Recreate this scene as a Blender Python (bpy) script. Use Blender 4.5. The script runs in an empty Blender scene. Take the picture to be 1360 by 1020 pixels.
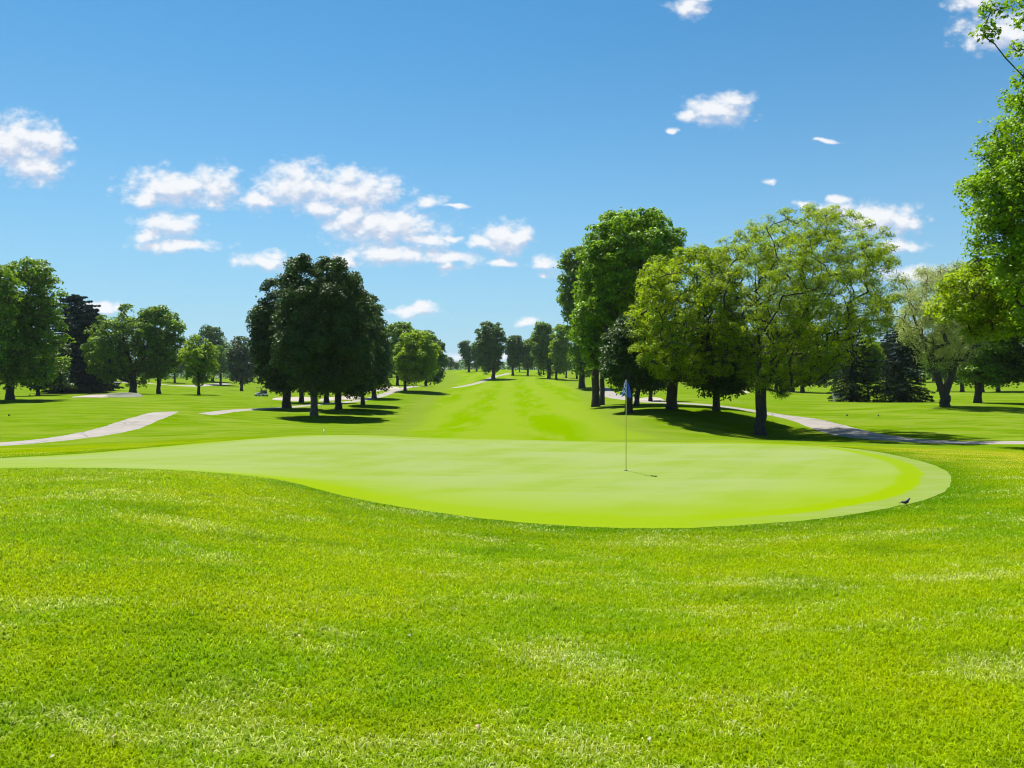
import bpy, math, random
import numpy as np
from mathutils import Vector

R = math.radians
S = bpy.context.scene
COL = S.collection

# ------------------------------------------------------------------ camera, sky, sun, exposure
F = 1020.0            # focal length in photo pixels (photo 1360 wide)
ZC = 2.3              # camera above the green
PITCH = math.atan(10 / F)
cam = bpy.data.cameras.new('camera')
cam.sensor_width = 36; cam.lens = 36 * F / 1360
cam.clip_start = 0.05; cam.clip_end = 9000
cam_o = bpy.data.objects.new('camera', cam); COL.objects.link(cam_o)
cam_o.location = (0, 0, ZC); cam_o.rotation_euler = (R(90) - PITCH, 0, 0)
S.camera = cam_o
S.view_settings.view_transform = 'Standard'
try: S.view_settings.look = 'None'
except Exception: pass
S.view_settings.exposure = 1.1
S.view_settings.gamma = 1
S.render.engine = 'CYCLES'
S.cycles.max_bounces = 6; S.cycles.diffuse_bounces = 3; S.cycles.glossy_bounces = 1
S.cycles.transmission_bounces = 3; S.cycles.transparent_max_bounces = 4
S.cycles.volume_bounces = 0
S.cycles.use_denoising = True
S.cycles.filter_width = 1.1
S.cycles.caustics_reflective = False; S.cycles.caustics_refractive = False

SUN_EL = R(61)
SUN_AZ = math.atan2(-0.42, 0.90)     # from +Y towards +X: the sun stands behind the scene, to the left
sdir = Vector((math.sin(SUN_AZ) * math.cos(SUN_EL), math.cos(SUN_AZ) * math.cos(SUN_EL), math.sin(SUN_EL)))
sun = bpy.data.lights.new('sun', 'SUN'); sun.energy = 5.0; sun.angle = R(0.53); sun.color = (1, 0.955, 0.84)
sun_o = bpy.data.objects.new('sun', sun); COL.objects.link(sun_o)
sun_o.rotation_euler = sdir.to_track_quat('Z', 'Y').to_euler(); sun_o.location = (0, 0, 60)

def N(nt, typ, **kw):
    n = nt.nodes.new(typ)
    for k, v in kw.items():
        if k.startswith('i_'):
            n.inputs[k[2:].replace('_', ' ')].default_value = v
        else:
            setattr(n, k, v)
    return n
def math_n(nt, op, a, b=None, clamp=False, c=None):
    n = nt.nodes.new('ShaderNodeMath'); n.operation = op; n.use_clamp = clamp
    for i, v in enumerate((a, b, c)):
        if v is None: continue
        if isinstance(v, (int, float)): n.inputs[i].default_value = v
        else: nt.links.new(v, n.inputs[i])
    return n.outputs[0]
def mix_n(nt, fac, a, b, blend='MIX'):
    n = nt.nodes.new('ShaderNodeMix'); n.data_type = 'RGBA'; n.blend_type = blend
    for idx, v in ((0, fac), (6, a), (7, b)):
        if isinstance(v, (int, float)): n.inputs[idx].default_value = v
        elif isinstance(v, tuple): n.inputs[idx].default_value = (*v[:3], 1)
        else: nt.links.new(v, n.inputs[idx])
    return n.outputs[2]
def smooth_n(nt, v, a, b, lo=0.0, hi=1.0):
    n = nt.nodes.new('ShaderNodeMapRange'); n.interpolation_type = 'SMOOTHSTEP'
    nt.links.new(v, n.inputs[0])
    n.inputs[1].default_value = a; n.inputs[2].default_value = b
    n.inputs[3].default_value = lo; n.inputs[4].default_value = hi
    return n.outputs[0]

CLOUDS = [  # px, py, rx, ry of the puffs that make up each cumulus
 (22,192,58,34),(50,222,36,22),(70,190,24,20),
 (235,250,66,22),(285,248,30,26),(192,264,26,11),
 (228,298,44,17),(200,312,24,10),(235,327,54,8),
 (400,250,58,28),(345,266,26,12),(470,256,62,24),(395,232,24,15),(465,238,26,14),(430,278,26,14),
 (510,302,74,24),(465,290,38,18),(570,320,36,9),(600,316,18,5),
 (520,338,68,13),(600,342,44,9),(460,346,26,9),(590,356,16,6),
 (668,318,32,19),(635,320,14,9),(690,314,15,15),(355,348,38,10),(366,340,18,9),(668,351,22,6),(726,352,16,12),(722,366,10,4),
 (545,415,34,8),(560,408,18,8),(700,428,16,5),(570,268,20,8),(608,275,14,3),
 (950,148,42,18),(975,136,24,11),(915,156,14,7),(892,173,7,4),
 (1160,292,62,18),(1110,284,28,14),(1195,296,28,14),(1190,328,34,8),(1068,270,13,5),(1112,265,16,5),
 (1020,239,11,4),(1097,188,16,3),(1325,45,56,26),(1290,3,36,12),(915,12,26,11),(930,-4,20,8),(135,409,30,8),
 (1235,366,70,12),(640,474,60,6),
 (-160,120,90,40),(-300,260,110,36),(1500,190,120,40),(1640,320,90,30)]

w = bpy.data.worlds.new('World'); S.world = w; w.use_nodes = True
nt = w.node_tree; nt.nodes.clear()
sky = N(nt, 'ShaderNodeTexSky', sky_type='NISHITA', sun_disc=False, sun_elevation=SUN_EL,
        sun_rotation=SUN_AZ, air_density=1.0, dust_density=0.35, ozone_density=1.6, altitude=200)
hs = N(nt, 'ShaderNodeHueSaturation'); hs.inputs['Saturation'].default_value = 1.05; hs.inputs['Value'].default_value = 1.0
hs.inputs['Hue'].default_value = 0.5
nt.links.new(sky.outputs[0], hs.inputs['Color'])
# the clouds live in the sky itself, placed by direction
grp = bpy.data.node_groups.new('CloudField', 'ShaderNodeTree')
grp.interface.new_socket('P', in_out='INPUT', socket_type='NodeSocketVector')
grp.interface.new_socket('D', in_out='OUTPUT', socket_type='NodeSocketFloat')
gi = grp.nodes.new('NodeGroupInput'); go = grp.nodes.new('NodeGroupOutput')
cur = None
for (px, py, rx, ry) in CLOUDS:
    ma = grp.nodes.new('ShaderNodeVectorMath'); ma.operation = 'MULTIPLY_ADD'
    grp.links.new(gi.outputs[0], ma.inputs[0])
    cx, cz = (px - 680) / F, (500 - py) / F
    sx, sz = F / (rx * 1.10), F / (ry * 1.14)
    ma.inputs[1].default_value = (sx, 0, sz); ma.inputs[2].default_value = (-cx * sx, 0, -cz * sz)
    ln = grp.nodes.new('ShaderNodeVectorMath'); ln.operation = 'LENGTH'
    grp.links.new(ma.outputs[0], ln.inputs[0])
    if cur is None: cur = ln.outputs['Value']
    else: 
        sm = grp.nodes.new('ShaderNodeMath'); sm.operation = 'SMOOTH_MIN'; sm.inputs[2].default_value = 0.25
        grp.links.new(cur, sm.inputs[0]); grp.links.new(ln.outputs['Value'], sm.inputs[1]); cur = sm.outputs[0]
grp.links.new(cur, go.inputs[0])
tc = N(nt, 'ShaderNodeTexCoord')
sep = N(nt, 'ShaderNodeSeparateXYZ'); nt.links.new(tc.outputs['Generated'], sep.inputs[0])
yy = math_n(nt, 'MAXIMUM', sep.outputs[1], 0.02)
comb = N(nt, 'ShaderNodeCombineXYZ')
nt.links.new(math_n(nt, 'DIVIDE', sep.outputs[0], yy), comb.inputs[0])
nt.links.new(math_n(nt, 'DIVIDE', sep.outputs[2], yy), comb.inputs[2])
def cloud_density(offset):
    ad = N(nt, 'ShaderNodeVectorMath', operation='ADD'); nt.links.new(comb.outputs[0], ad.inputs[0])
    ad.inputs[1].default_value = offset
    # billow the edges: warp, then erode with finer noise
    st = N(nt, 'ShaderNodeVectorMath', operation='MULTIPLY'); nt.links.new(ad.outputs[0], st.inputs[0]); st.inputs[1].default_value = (1, 1, 1.5)
    n1 = N(nt, 'ShaderNodeTexNoise', i_Scale=26.0, i_Detail=3.0); nt.links.new(st.outputs[0], n1.inputs['Vector'])
    sb = N(nt, 'ShaderNodeVectorMath', operation='MULTIPLY_ADD'); nt.links.new(n1.outputs['Color'], sb.inputs[0])
    sb.inputs[1].default_value = (0.030, 0, 0.020); sb.inputs[2].default_value = (-0.015, 0, -0.010)
    ad2 = N(nt, 'ShaderNodeVectorMath', operation='ADD'); nt.links.new(ad.outputs[0], ad2.inputs[0]); nt.links.new(sb.outputs[0], ad2.inputs[1])
    g = nt.nodes.new('ShaderNodeGroup'); g.node_tree = grp; nt.links.new(ad2.outputs[0], g.inputs[0])
    n2 = N(nt, 'ShaderNodeTexNoise', i_Scale=46.0, i_Detail=9.0, i_Roughness=0.62); nt.links.new(st.outputs[0], n2.inputs['Vector'])
    v = math_n(nt, 'SUBTRACT', 1.55, g.outputs[0])
    v = math_n(nt, 'ADD', v, math_n(nt, 'MULTIPLY', math_n(nt, 'SUBTRACT', n2.outputs[0], 0.5), 1.15))
    vo = N(nt, 'ShaderNodeTexVoronoi', feature='SMOOTH_F1', i_Scale=52.0, i_Detail=2.0, i_Roughness=0.55, i_Smoothness=0.35); nt.links.new(st.outputs[0], vo.inputs['Vector'])
    v = math_n(nt, 'ADD', v, math_n(nt, 'MULTIPLY', math_n(nt, 'SUBTRACT', 0.50, vo.outputs['Distance']), 0.55))
    return v
d0 = cloud_density((0, 0, 0))
d1 = cloud_density((-0.004, 0, 0.013))
tint = mix_n(nt, 1.0, hs.outputs[0], (0.40, 0.97, 1.14), 'MULTIPLY')
elev = math_n(nt, 'POWER', math_n(nt, 'MAXIMUM', math_n(nt, 'SUBTRACT', 1.0, math_n(nt, 'ABSOLUTE', math_n(nt, 'MULTIPLY', sep.outputs[2], 1.9))), 0.0), 2.2)
skyblue = mix_n(nt, math_n(nt, 'MULTIPLY', elev, 0.92), tint, (4.1, 5.8, 7.5))
dens = smooth_n(nt, d0, 0.0, 1.0)
front = math_n(nt, 'GREATER_THAN', sep.outputs[1], 0.05)
dens = math_n(nt, 'MULTIPLY', math_n(nt, 'MULTIPLY', dens, front), 0.96)
lit = smooth_n(nt, math_n(nt, 'SUBTRACT', d0, d1), -0.50, 0.50)      # tops face the sun
ccol = mix_n(nt, lit, (5.3, 6.0, 7.5), (8.8, 8.9, 9.1))
skyc = mix_n(nt, dens, skyblue, ccol)
bg = N(nt, 'ShaderNodeBackground', i_Strength=0.05)
nt.links.new(skyc, bg.inputs[0])
wo = N(nt, 'ShaderNodeOutputWorld'); nt.links.new(bg.outputs[0], wo.inputs[0])
w.cycles.sampling_method = 'MANUAL'; w.cycles.sample_map_resolution = 512

# ------------------------------------------------------------------ helpers
def tag(o, label=None, cat=None, group=None, kind=None):
    if label: o['label'] = label
    if cat: o['category'] = cat
    if group: o['group'] = group
    if kind: o['kind'] = kind
    return o
def empty(name, loc, rz=0):
    o = bpy.data.objects.new(name, None); COL.objects.link(o); o.location = loc; o.rotation_euler = (0, 0, rz)
    o.empty_display_size = 0.2
    return o
def np_mesh(name, V, Fs, mat, parent=None, smooth=False, attrs=None, loc=None):
    """V (n,3); Fs list of integer arrays (m,k)"""
    me = bpy.data.meshes.new(name)
    V = np.asarray(V, dtype=np.float32)
    if isinstance(Fs, np.ndarray): Fs = [Fs]
    Fs = [np.asarray(f, dtype=np.int32) for f in Fs if len(f)]
    nl = sum(f.size for f in Fs); nf = sum(len(f) for f in Fs)
    me.vertices.add(len(V)); me.vertices.foreach_set('co', V.ravel())
    me.loops.add(nl); me.polygons.add(nf)
    me.loops.foreach_set('vertex_index', np.concatenate([f.ravel() for f in Fs]))
    starts = []; s = 0
    for f in Fs:
        starts.append(s + np.arange(len(f)) * f.shape[1]); s += f.size
    me.polygons.foreach_set('loop_start', np.concatenate(starts).astype(np.int32))
    me.update(calc_edges=True)
    if smooth: me.polygons.foreach_set('use_smooth', np.ones(nf, dtype=bool))
    if attrs:
        for k, a in attrs.items():
            at = me.attributes.new(k, 'FLOAT', 'POINT'); at.data.foreach_set('value', np.asarray(a, dtype=np.float32))
    me.validate()
    me.materials.append(mat)
    o = bpy.data.objects.new(name, me); COL.objects.link(o)
    if parent is not None: o.parent = parent
    if loc is not None: o.location = loc
    return o
class MB:
    """collects simple solids, builds ONE mesh"""
    def __init__(s): s.v = []; s.f = []
    def add(s, vs, fs):
        b = len(s.v); s.v += [tuple(v) for v in vs]; s.f += [tuple(b + i for i in f) for f in fs]
    def box(s, c, d, taper=1.0, shear=(0, 0)):
        x, y, z = d[0] / 2, d[1] / 2, d[2] / 2; vs = []
        for k, t in ((-1, 1), (1, taper)):
            for a, b_ in ((-1, -1), (1, -1), (1, 1), (-1, 1)):
                vs.append((c[0] + a * x * t + (shear[0] if k > 0 else 0), c[1] + b_ * y * t + (shear[1] if k > 0 else 0), c[2] + k * z))
        s.add(vs, [(3, 2, 1, 0), (4, 5, 6, 7), (0, 1, 5, 4), (1, 2, 6, 5), (2, 3, 7, 6), (3, 0, 4, 7)])
    def tube(s, pts, rad, n=8):
        pts = [Vector(p) for p in pts]; rad = rad if isinstance(rad, (list, tuple)) else [rad] * len(pts)
        b = len(s.v)
        for i, p in enumerate(pts):
            t = (pts[min(i + 1, len(pts) - 1)] - pts[max(i - 1, 0)]).normalized()
            u = t.cross(Vector((0.31, 0.2, 0.93))).normalized(); q = t.cross(u)
            for k in range(n):
                a = 2 * math.pi * k / n
                s.v.append(tuple(p + (u * math.cos(a) + q * math.sin(a)) * rad[i]))
        for i in range(len(pts) - 1):
            for k in range(n):
                k2 = (k + 1) % n
                s.f.append((b + i * n + k, b + i * n + k2, b + (i + 1) * n + k2, b + (i + 1) * n + k))
        s.f.append(tuple(b + k for k in reversed(range(n)))); s.f.append(tuple(b + (len(pts) - 1) * n + k for k in range(n)))
    def ball(s, c, r, n=10, m=7):
        r = r if isinstance(r, (tuple, list)) else (r, r, r); b = len(s.v)
        for j in range(m + 1):
            ph = math.pi * j / m
            for k in range(n):
                a = 2 * math.pi * k / n
                s.v.append((c[0] + r[0] * math.sin(ph) * math.cos(a), c[1] + r[1] * math.sin(ph) * math.sin(a), c[2] + r[2] * math.cos(ph)))
        for j in range(m):
            for k in range(n):
                k2 = (k + 1) % n
                s.f.append((b + j * n + k, b + (j + 1) * n + k, b + (j + 1) * n + k2, b + j * n + k2))
    def build(s, name, mat, parent=None, smooth=False, bevel=0):
        me = bpy.data.meshes.new(name); me.from_pydata(s.v, [], s.f); me.validate(); me.update()
        if smooth:
            for p in me.polygons: p.use_smooth = True
        me.materials.append(mat)
        o = bpy.data.objects.new(name, me); COL.objects.link(o)
        if parent is not None: o.parent = parent
        if bevel:
            m = o.modifiers.new('bevel', 'BEVEL'); m.width = bevel; m.segments = 2; m.limit_method = 'ANGLE'
        return o

# ------------------------------------------------------------------ terrain height
cp, sp = math.cos(PITCH), math.sin(PITCH)
def P(px, py, d):
    """photo pixel at forward distance d -> world point"""
    cx, cy = (px - 680) / F, (510 - py) / F
    fy, fz = cp + cy * sp, -sp + cy * cp
    k = d / fy
    return np.array((cx * k, d, ZC + fz * k))
CTRL = [  # px, py, distance: the lie of the land
 # near lawn
 (0,None,3,1.70),(340,None,3,1.70),(700,None,3,1.68),(1050,None,3,1.68),(1360,None,3,1.68),
 (0,None,6,1.62),(340,None,6,1.72),(700,None,6,1.88),(1050,None,6,1.88),(1360,None,6,1.82),
 (0,None,9,1.60),(200,None,9,1.62),(420,None,9,1.88),(700,None,9,2.12),(1050,None,9,2.12),(1360,None,9,2.0),
 (0,None,12,1.62),(200,None,12,1.62),(340,None,12,1.78),(500,None,12,2.10),(700,None,12,2.28),(1000,None,12,2.26),(1200,None,12,2.16),(1400,None,12,2.05),
 (0,None,14,1.70),(200,None,14,1.72),(330,None,14,1.86),(500,None,15,2.26),(700,None,15,2.30),(1000,None,15,2.28),(1200,None,15,2.24),(1400,None,15,2.15),
 (0,None,17,2.04),(200,None,17,2.06),(330,None,17,2.15),
 (0,None,20,2.20),(200,None,20,2.22),(420,None,20,2.26),(700,None,20,2.30),(1000,None,20,2.28),(1200,None,20,2.26),(1400,None,20,2.3),
 (0,None,24,2.40),(200,None,25,2.33),(420,None,26,2.12),(700,None,26,2.24),(1000,None,26,2.28),(1200,None,25,2.38),(1400,None,25,2.52),
 # beyond the green
 (0,590,30,None),(100,581,33,None),(160,568,40,None),(200,556,48,None),(228,552,52,None),
 (270,551,62,None),(310,546,70,None),(345,544,76,None),(381,541,82,None),
 (417,553,65,None),(449,543,78,None),(482,537,85,None),(400,534,95,None),(434,535,92,None),(497,529,110,None),
 (420,571,36,None),(420,563,54,None),(250,570,40,None),
 (13,532,88,None),(-60,540,70,None),(100,529,98,None),(176,523,118,None),(264,524,112,None),(130,516,150,None),(230,512,165,None),
 (350,528,150,None),(321,519,220,None),(250,506,250,None),(60,507,250,None),
 (570,574,36,None),(700,575,36,None),(650,563,52,None),(650,547,80,None),(650,530,120,None),(650,515,180,None),
 (655,503,231,None),(681,499,262,None),(729,502,240,None),(580,516,180,None),(538,520,130,None),(623,495,320,None),(600,491.5,400,None),
 (720,492,380,None),(540,511,170,None),(790,505,260,None),
 (791,540,65,None),(773,515,125,None),(828,531,82,None),(803,517,120,None),(864,533,78,None),
 (835,548,50,None),(892,543,51,None),(951,545,51,None),(760,572,38,None),(880,574,38,None),(780,556,48,None),
 (1010,578,43,None),(1000,583.5,34,None),(1035,552,56,None),(1070,558,51,None),(1100,568,46,None),(1150,579,40,None),
 (1200,585,36,None),(1260,588.5,34,None),(1360,588.5,33,None),(1480,589,33,None),(1500,565,45,None),
 (960,533,76,None),(1060,521,122,None),(1132,533,85,None),(1258,541,62,None),(1300,535,72,None),(1278,520,130,None),(1400,535,75,None),
 (1350,512,170,None),(1100,512,190,None),(930,513,170,None),(850,510,180,None),(880,504,300,None),(1200,505,300,None),
 (0,502,400,None),(300,505,400,None),(450,503,400,None),(1000,502,450,None),(1360,502,450,None),
]
pts, zs = [], []
for px, py, d, h in CTRL:
    u = (px - 680) / F
    z = ZC - h if h is not None else P(px, py, d)[2]
    pts.append((u * 2.2, math.log(d) * 1.3)); zs.append(z)
for px in (-100, 300, 680, 1060, 1460):
    for d, z in ((700, 3.0), (1500, 0.0), (4000, -10.0)):
        pts.append(((px - 680) / F * 2.2, math.log(d) * 1.3)); zs.append(z)
pts = np.array(pts); zs = np.array(zs)
def _k(r2): return 0.5 * r2 * np.log(np.maximum(r2, 1e-12))
_n = len(pts)
_D = ((pts[:, None, :] - pts[None, :, :]) ** 2).sum(-1)
_A = np.zeros((_n + 3, _n + 3)); _A[:_n, :_n] = _k(_D) + np.eye(_n) * 0.0015
_A[:_n, _n] = 1; _A[:_n, _n + 1:] = pts; _A[_n, :_n] = 1; _A[_n + 1:, :_n] = pts.T
_W = np.linalg.solve(_A, np.concatenate([zs, np.zeros(3)]))
TH = R(40)
def _tps(u, d):
    q = np.stack([u * 2.2, np.log(d) * 1.3], -1); out = np.empty(len(q))
    for i in range(0, len(q), 20000):
        qq = q[i:i + 20000]; K = _k(((qq[:, None, :] - pts[None]) ** 2).sum(-1))
        out[i:i + 20000] = K @ _W[:_n] + _W[_n] + qq @ _W[_n + 1:]
    return out
def height(x, y):
    x = np.atleast_1d(np.asarray(x, float)); y = np.atleast_1d(np.asarray(y, float))
    r = np.maximum(np.hypot(x, y), 1e-6); th = np.arctan2(x, y)
    tc_ = np.clip(th, -TH, TH); d = np.clip(r * np.cos(tc_), 3.0, 4500)
    z = _tps(np.tan(tc_), d)
    wgt = np.clip((np.abs(th) - TH) / R(100), 0, 1); wgt = wgt * wgt * (3 - 2 * wgt)
    back = 0.62 - 0.3 * np.clip(r / 200, 0, 1)
    z = z * (1 - wgt) + back * wgt
    # little swell that hides the path where it dips on the left
    cxb, cyb = (246 - 680) / F * 53.5, 53.5
    z = z + 0.22 * np.exp(-(((x - cxb) / 2.6) ** 2 + ((y - cyb) / 2.0) ** 2))
    # soft undulation of mown ground, growing with distance
    amp = np.clip((r - 25) / 120, 0, 1) * 0.16
    z = z + amp * (np.sin(x * 0.11 + 1.3) * np.sin(y * 0.075 + 0.4) + 0.5 * np.sin(x * 0.23 + y * 0.09))
    return z
def hz(x, y): return float(height([x], [y])[0])
def hit(px, py, dmin=2.5, dmax=600):
    """first terrain hit of the sight line through a photo pixel"""
    ds = np.exp(np.linspace(math.log(dmin), math.log(dmax), 3000))
    p0 = P(px, py, 1.0); k = (p0[2] - ZC)
    x = p0[0] * ds; z = ZC + k * ds
    g = height(x, ds); i = np.argmax(z <= g)
    if z[i] > g[i]: i = len(ds) - 1
    return np.array((x[i], ds[i]))
def gp(px, d):
    """ground point under photo column px at distance d"""
    x = (px - 680) / F * d
    return Vector((x, d, hz(x, d)))
def in_poly(x, y, poly):
    x = np.asarray(x); y = np.asarray(y); inside = np.zeros(x.shape, bool); n = len(poly)
    for i in range(n):
        x1, y1 = poly[i]; x2, y2 = poly[(i + 1) % n]
        if y1 == y2: continue
        c = ((y1 > y) != (y2 > y)) & (x < (x2 - x1) * (y - y1) / (y2 - y1) + x1)
        inside ^= c
    return inside
def poly_dist(x, y, poly):
    x = np.asarray(x, float); y = np.asarray(y, float); best = np.full(x.shape, 1e9); n = len(poly)
    for i in range(n):
        a = np.array(poly[i]); b = np.array(poly[(i + 1) % n]); ab = b - a; L = max((ab ** 2).sum(), 1e-9)
        t = np.clip(((x - a[0]) * ab[0] + (y - a[1]) * ab[1]) / L, 0, 1)
        best = np.minimum(best, np.hypot(x - a[0] - t * ab[0], y - a[1] - t * ab[1]))
    return best
def smooth_closed(pts_, n):
    pts_ = np.array(pts_); m = len(pts_); out = []
    per = max(1, n // m)
    for i in range(m):
        p0, p1, p2, p3 = pts_[i - 1], pts_[i], pts_[(i + 1) % m], pts_[(i + 2) % m]
        for k in range(per):
            t = k / per
            out.append(0.5 * ((2 * p1) + (-p0 + p2) * t + (2 * p0 - 5 * p1 + 4 * p2 - p3) * t * t + (-p0 + 3 * p1 - 3 * p2 + p3) * t ** 3))
    return np.array(out)
def smooth_open(pts_, per=8):
    pts_ = [np.array(p, float) for p in pts_]; pts_ = [2 * pts_[0] - pts_[1]] + pts_ + [2 * pts_[-1] - pts_[-2]]; out = []
    for i in range(1, len(pts_) - 2):
        p0, p1, p2, p3 = pts_[i - 1:i + 3]
        for k in range(per):
            t = k / per
            out.append(0.5 * ((2 * p1) + (-p0 + p2) * t + (2 * p0 - 5 * p1 + 4 * p2 - p3) * t * t + (-p0 + 3 * p1 - 3 * p2 + p3) * t ** 3))
    out.append(pts_[-2]); return np.array(out)

# outline of the putting green
gpix = [(370,638),(440,655),(500,668),(600,684),(700,695),(800,701),(900,702),(1000,697),(1100,688),(1180,675),(1240,660),(1263,642),(1250,622),(1190,605),(1110,594),(1010,589)]
gpoly = [hit(*p) for p in gpix]
gpoly += [np.array((8.0, 26.6)), np.array((5.0, 27.0)), np.array((1.0, 27.4)), np.array((-3.0, 27.9)), np.array((-6.2, 28.6)),
          np.array((-9.8, 27.0)), np.array((-11.9, 25.2)), np.array((-13.2, 23.0)), np.array((-14.6, 20.9)), np.array((-17.5, 19.6)), np.array((-19.5, 18.0)), np.array((-17.5, 16.4)),
          np.array((-11.0, 15.4)), np.array((-8.0, 15.1)), np.array((-6.0, 15.2))]
gpoly = smooth_closed(gpoly, 900)
_a = np.arange(len(gpoly))
gpoly = gpoly + np.stack([np.sin(_a * 0.61) + np.sin(_a * 0.23 + 1), np.cos(_a * 0.47) + np.sin(_a * 0.31)], -1) * 0.008

# outline of the mown fairway
fpix_l = [(546,582.5),(556,560),(566,540),(575,528),(585,519),(596,510),(604,500),(606,492.5)]
fpix_r = [(745,492.5),(752,502),(765,513),(778,528),(800,548),(830,566),(868,583)]
def fp(px, py):
    return hit(px, py, 27.5)
FAIR = [fp(*p) for p in fpix_l] + [fp(*p) for p in fpix_r]
FAIR = smooth_closed(FAIR, 120)

# ------------------------------------------------------------------ materials
def new_mat(name):
    m = bpy.data.materials.new(name); m.use_nodes = True
    return m, m.node_tree, m.node_tree.nodes['Principled BSDF']
def plain(name, col, rough=0.6, metal=0, noise=0.12, scale=8.0, bump=0.0):
    m, t, b = new_mat(name)
    n = N(t, 'ShaderNodeTexNoise', i_Scale=scale, i_Detail=5.0)
    tcn = N(t, 'ShaderNodeTexCoord'); t.links.new(tcn.outputs['Object'], n.inputs['Vector'])
    c = mix_n(t, n.outputs[0], tuple(v * (1 - noise * 2) for v in col), tuple(min(1, v * (1 + noise * 2)) for v in col))
    t.links.new(c, b.inputs['Base Color']); b.inputs['Roughness'].default_value = rough; b.inputs['Metallic'].default_value = metal
    if bump:
        bp = N(t, 'ShaderNodeBump', i_Strength=bump, i_Distance=0.02); t.links.new(n.outputs[0], bp.inputs['Height']); t.links.new(bp.outputs[0], b.inputs['Normal'])
    return m

# turf colour as a function of the place on the ground, shared by the soil sheet and the grass blades
def turf_group():
    g = bpy.data.node_groups.new('TurfColour', 'ShaderNodeTree')
    g.interface.new_socket('Color', in_out='OUTPUT', socket_type='NodeSocketColor')
    g.interface.new_socket('Dry', in_out='OUTPUT', socket_type='NodeSocketFloat')
    out = g.nodes.new('NodeGroupOutput')
    geo = g.nodes.new('ShaderNodeNewGeometry')
    def noise(scale, detail, rough=0.55, stretch=(1, 1, 0), off=(0, 0, 0), dist=0.0):
        mp = N(g, 'ShaderNodeVectorMath', operation='MULTIPLY_ADD'); g.links.new(geo.outputs['Position'], mp.inputs[0])
        mp.inputs[1].default_value = stretch; mp.inputs[2].default_value = off
        n = N(g, 'ShaderNodeTexNoise', i_Scale=scale, i_Detail=detail, i_Roughness=rough, i_Distortion=dist); g.links.new(mp.outputs[0], n.inputs['Vector'])
        return n.outputs[0]
    big = noise(0.22, 4, 0.6, (1, 0.8, 0), (3, 7, 0))
    mid = noise(1.3, 5, 0.65, (0.6, 1, 0), (11, 2, 0), 0.6)
    fine = noise(14, 4, 0.7, (0.7, 1, 0))
    dryn = noise(1.05, 7, 0.74, (0.42, 1.0, 0), (5.2, 1.7, 0), 0.5)
    c = mix_n(g, smooth_n(g, big, 0.38, 0.62), (0.170, 0.305, 0.0), (0.248, 0.355, 0.0))
    c = mix_n(g, smooth_n(g, mid, 0.42, 0.62, 0, 0.55), c, (0.305, 0.375, 0.0))
    dark = noise(0.9, 5, 0.6, (0.7, 1, 0), (21, 9, 0), 0.4)
    c = mix_n(g, smooth_n(g, dark, 0.52, 0.68, 0, 0.55), c, (0.110, 0.215, 0.0))
    dry = smooth_n(g, math_n(g, 'ADD', dryn, math_n(g, 'MULTIPLY', math_n(g, 'SUBTRACT', fine, 0.5), 0.45)), 0.50, 0.68)
    c = mix_n(g, math_n(g, 'MULTIPLY', dry, 0.40), c, (0.390, 0.450, 0.080))
    dz = N(g, 'ShaderNodeVectorMath', operation='DISTANCE'); g.links.new(geo.outputs['Position'], dz.inputs[0]); dz.inputs[1].default_value = (14.5, 22.5, 0)
    zone = math_n(g, 'MULTIPLY', smooth_n(g, dz.outputs['Value'], 6.0, 2.5), smooth_n(g, mid, 0.35, 0.60))
    c = mix_n(g, math_n(g, 'MULTIPLY', zone, 0.75), c, (0.40, 0.41, 0.030))
    fr = N(g, 'ShaderNodeAttribute', attribute_name='fringe')
    c = mix_n(g, fr.outputs['Fac'], c, mix_n(g, 1.0, c, (0.42, 0.64, 0.5), 'MULTIPLY'))
    g.links.new(c, out.inputs[0]); g.links.new(dry, out.inputs[1])
    return g
TURF = turf_group()

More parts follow.
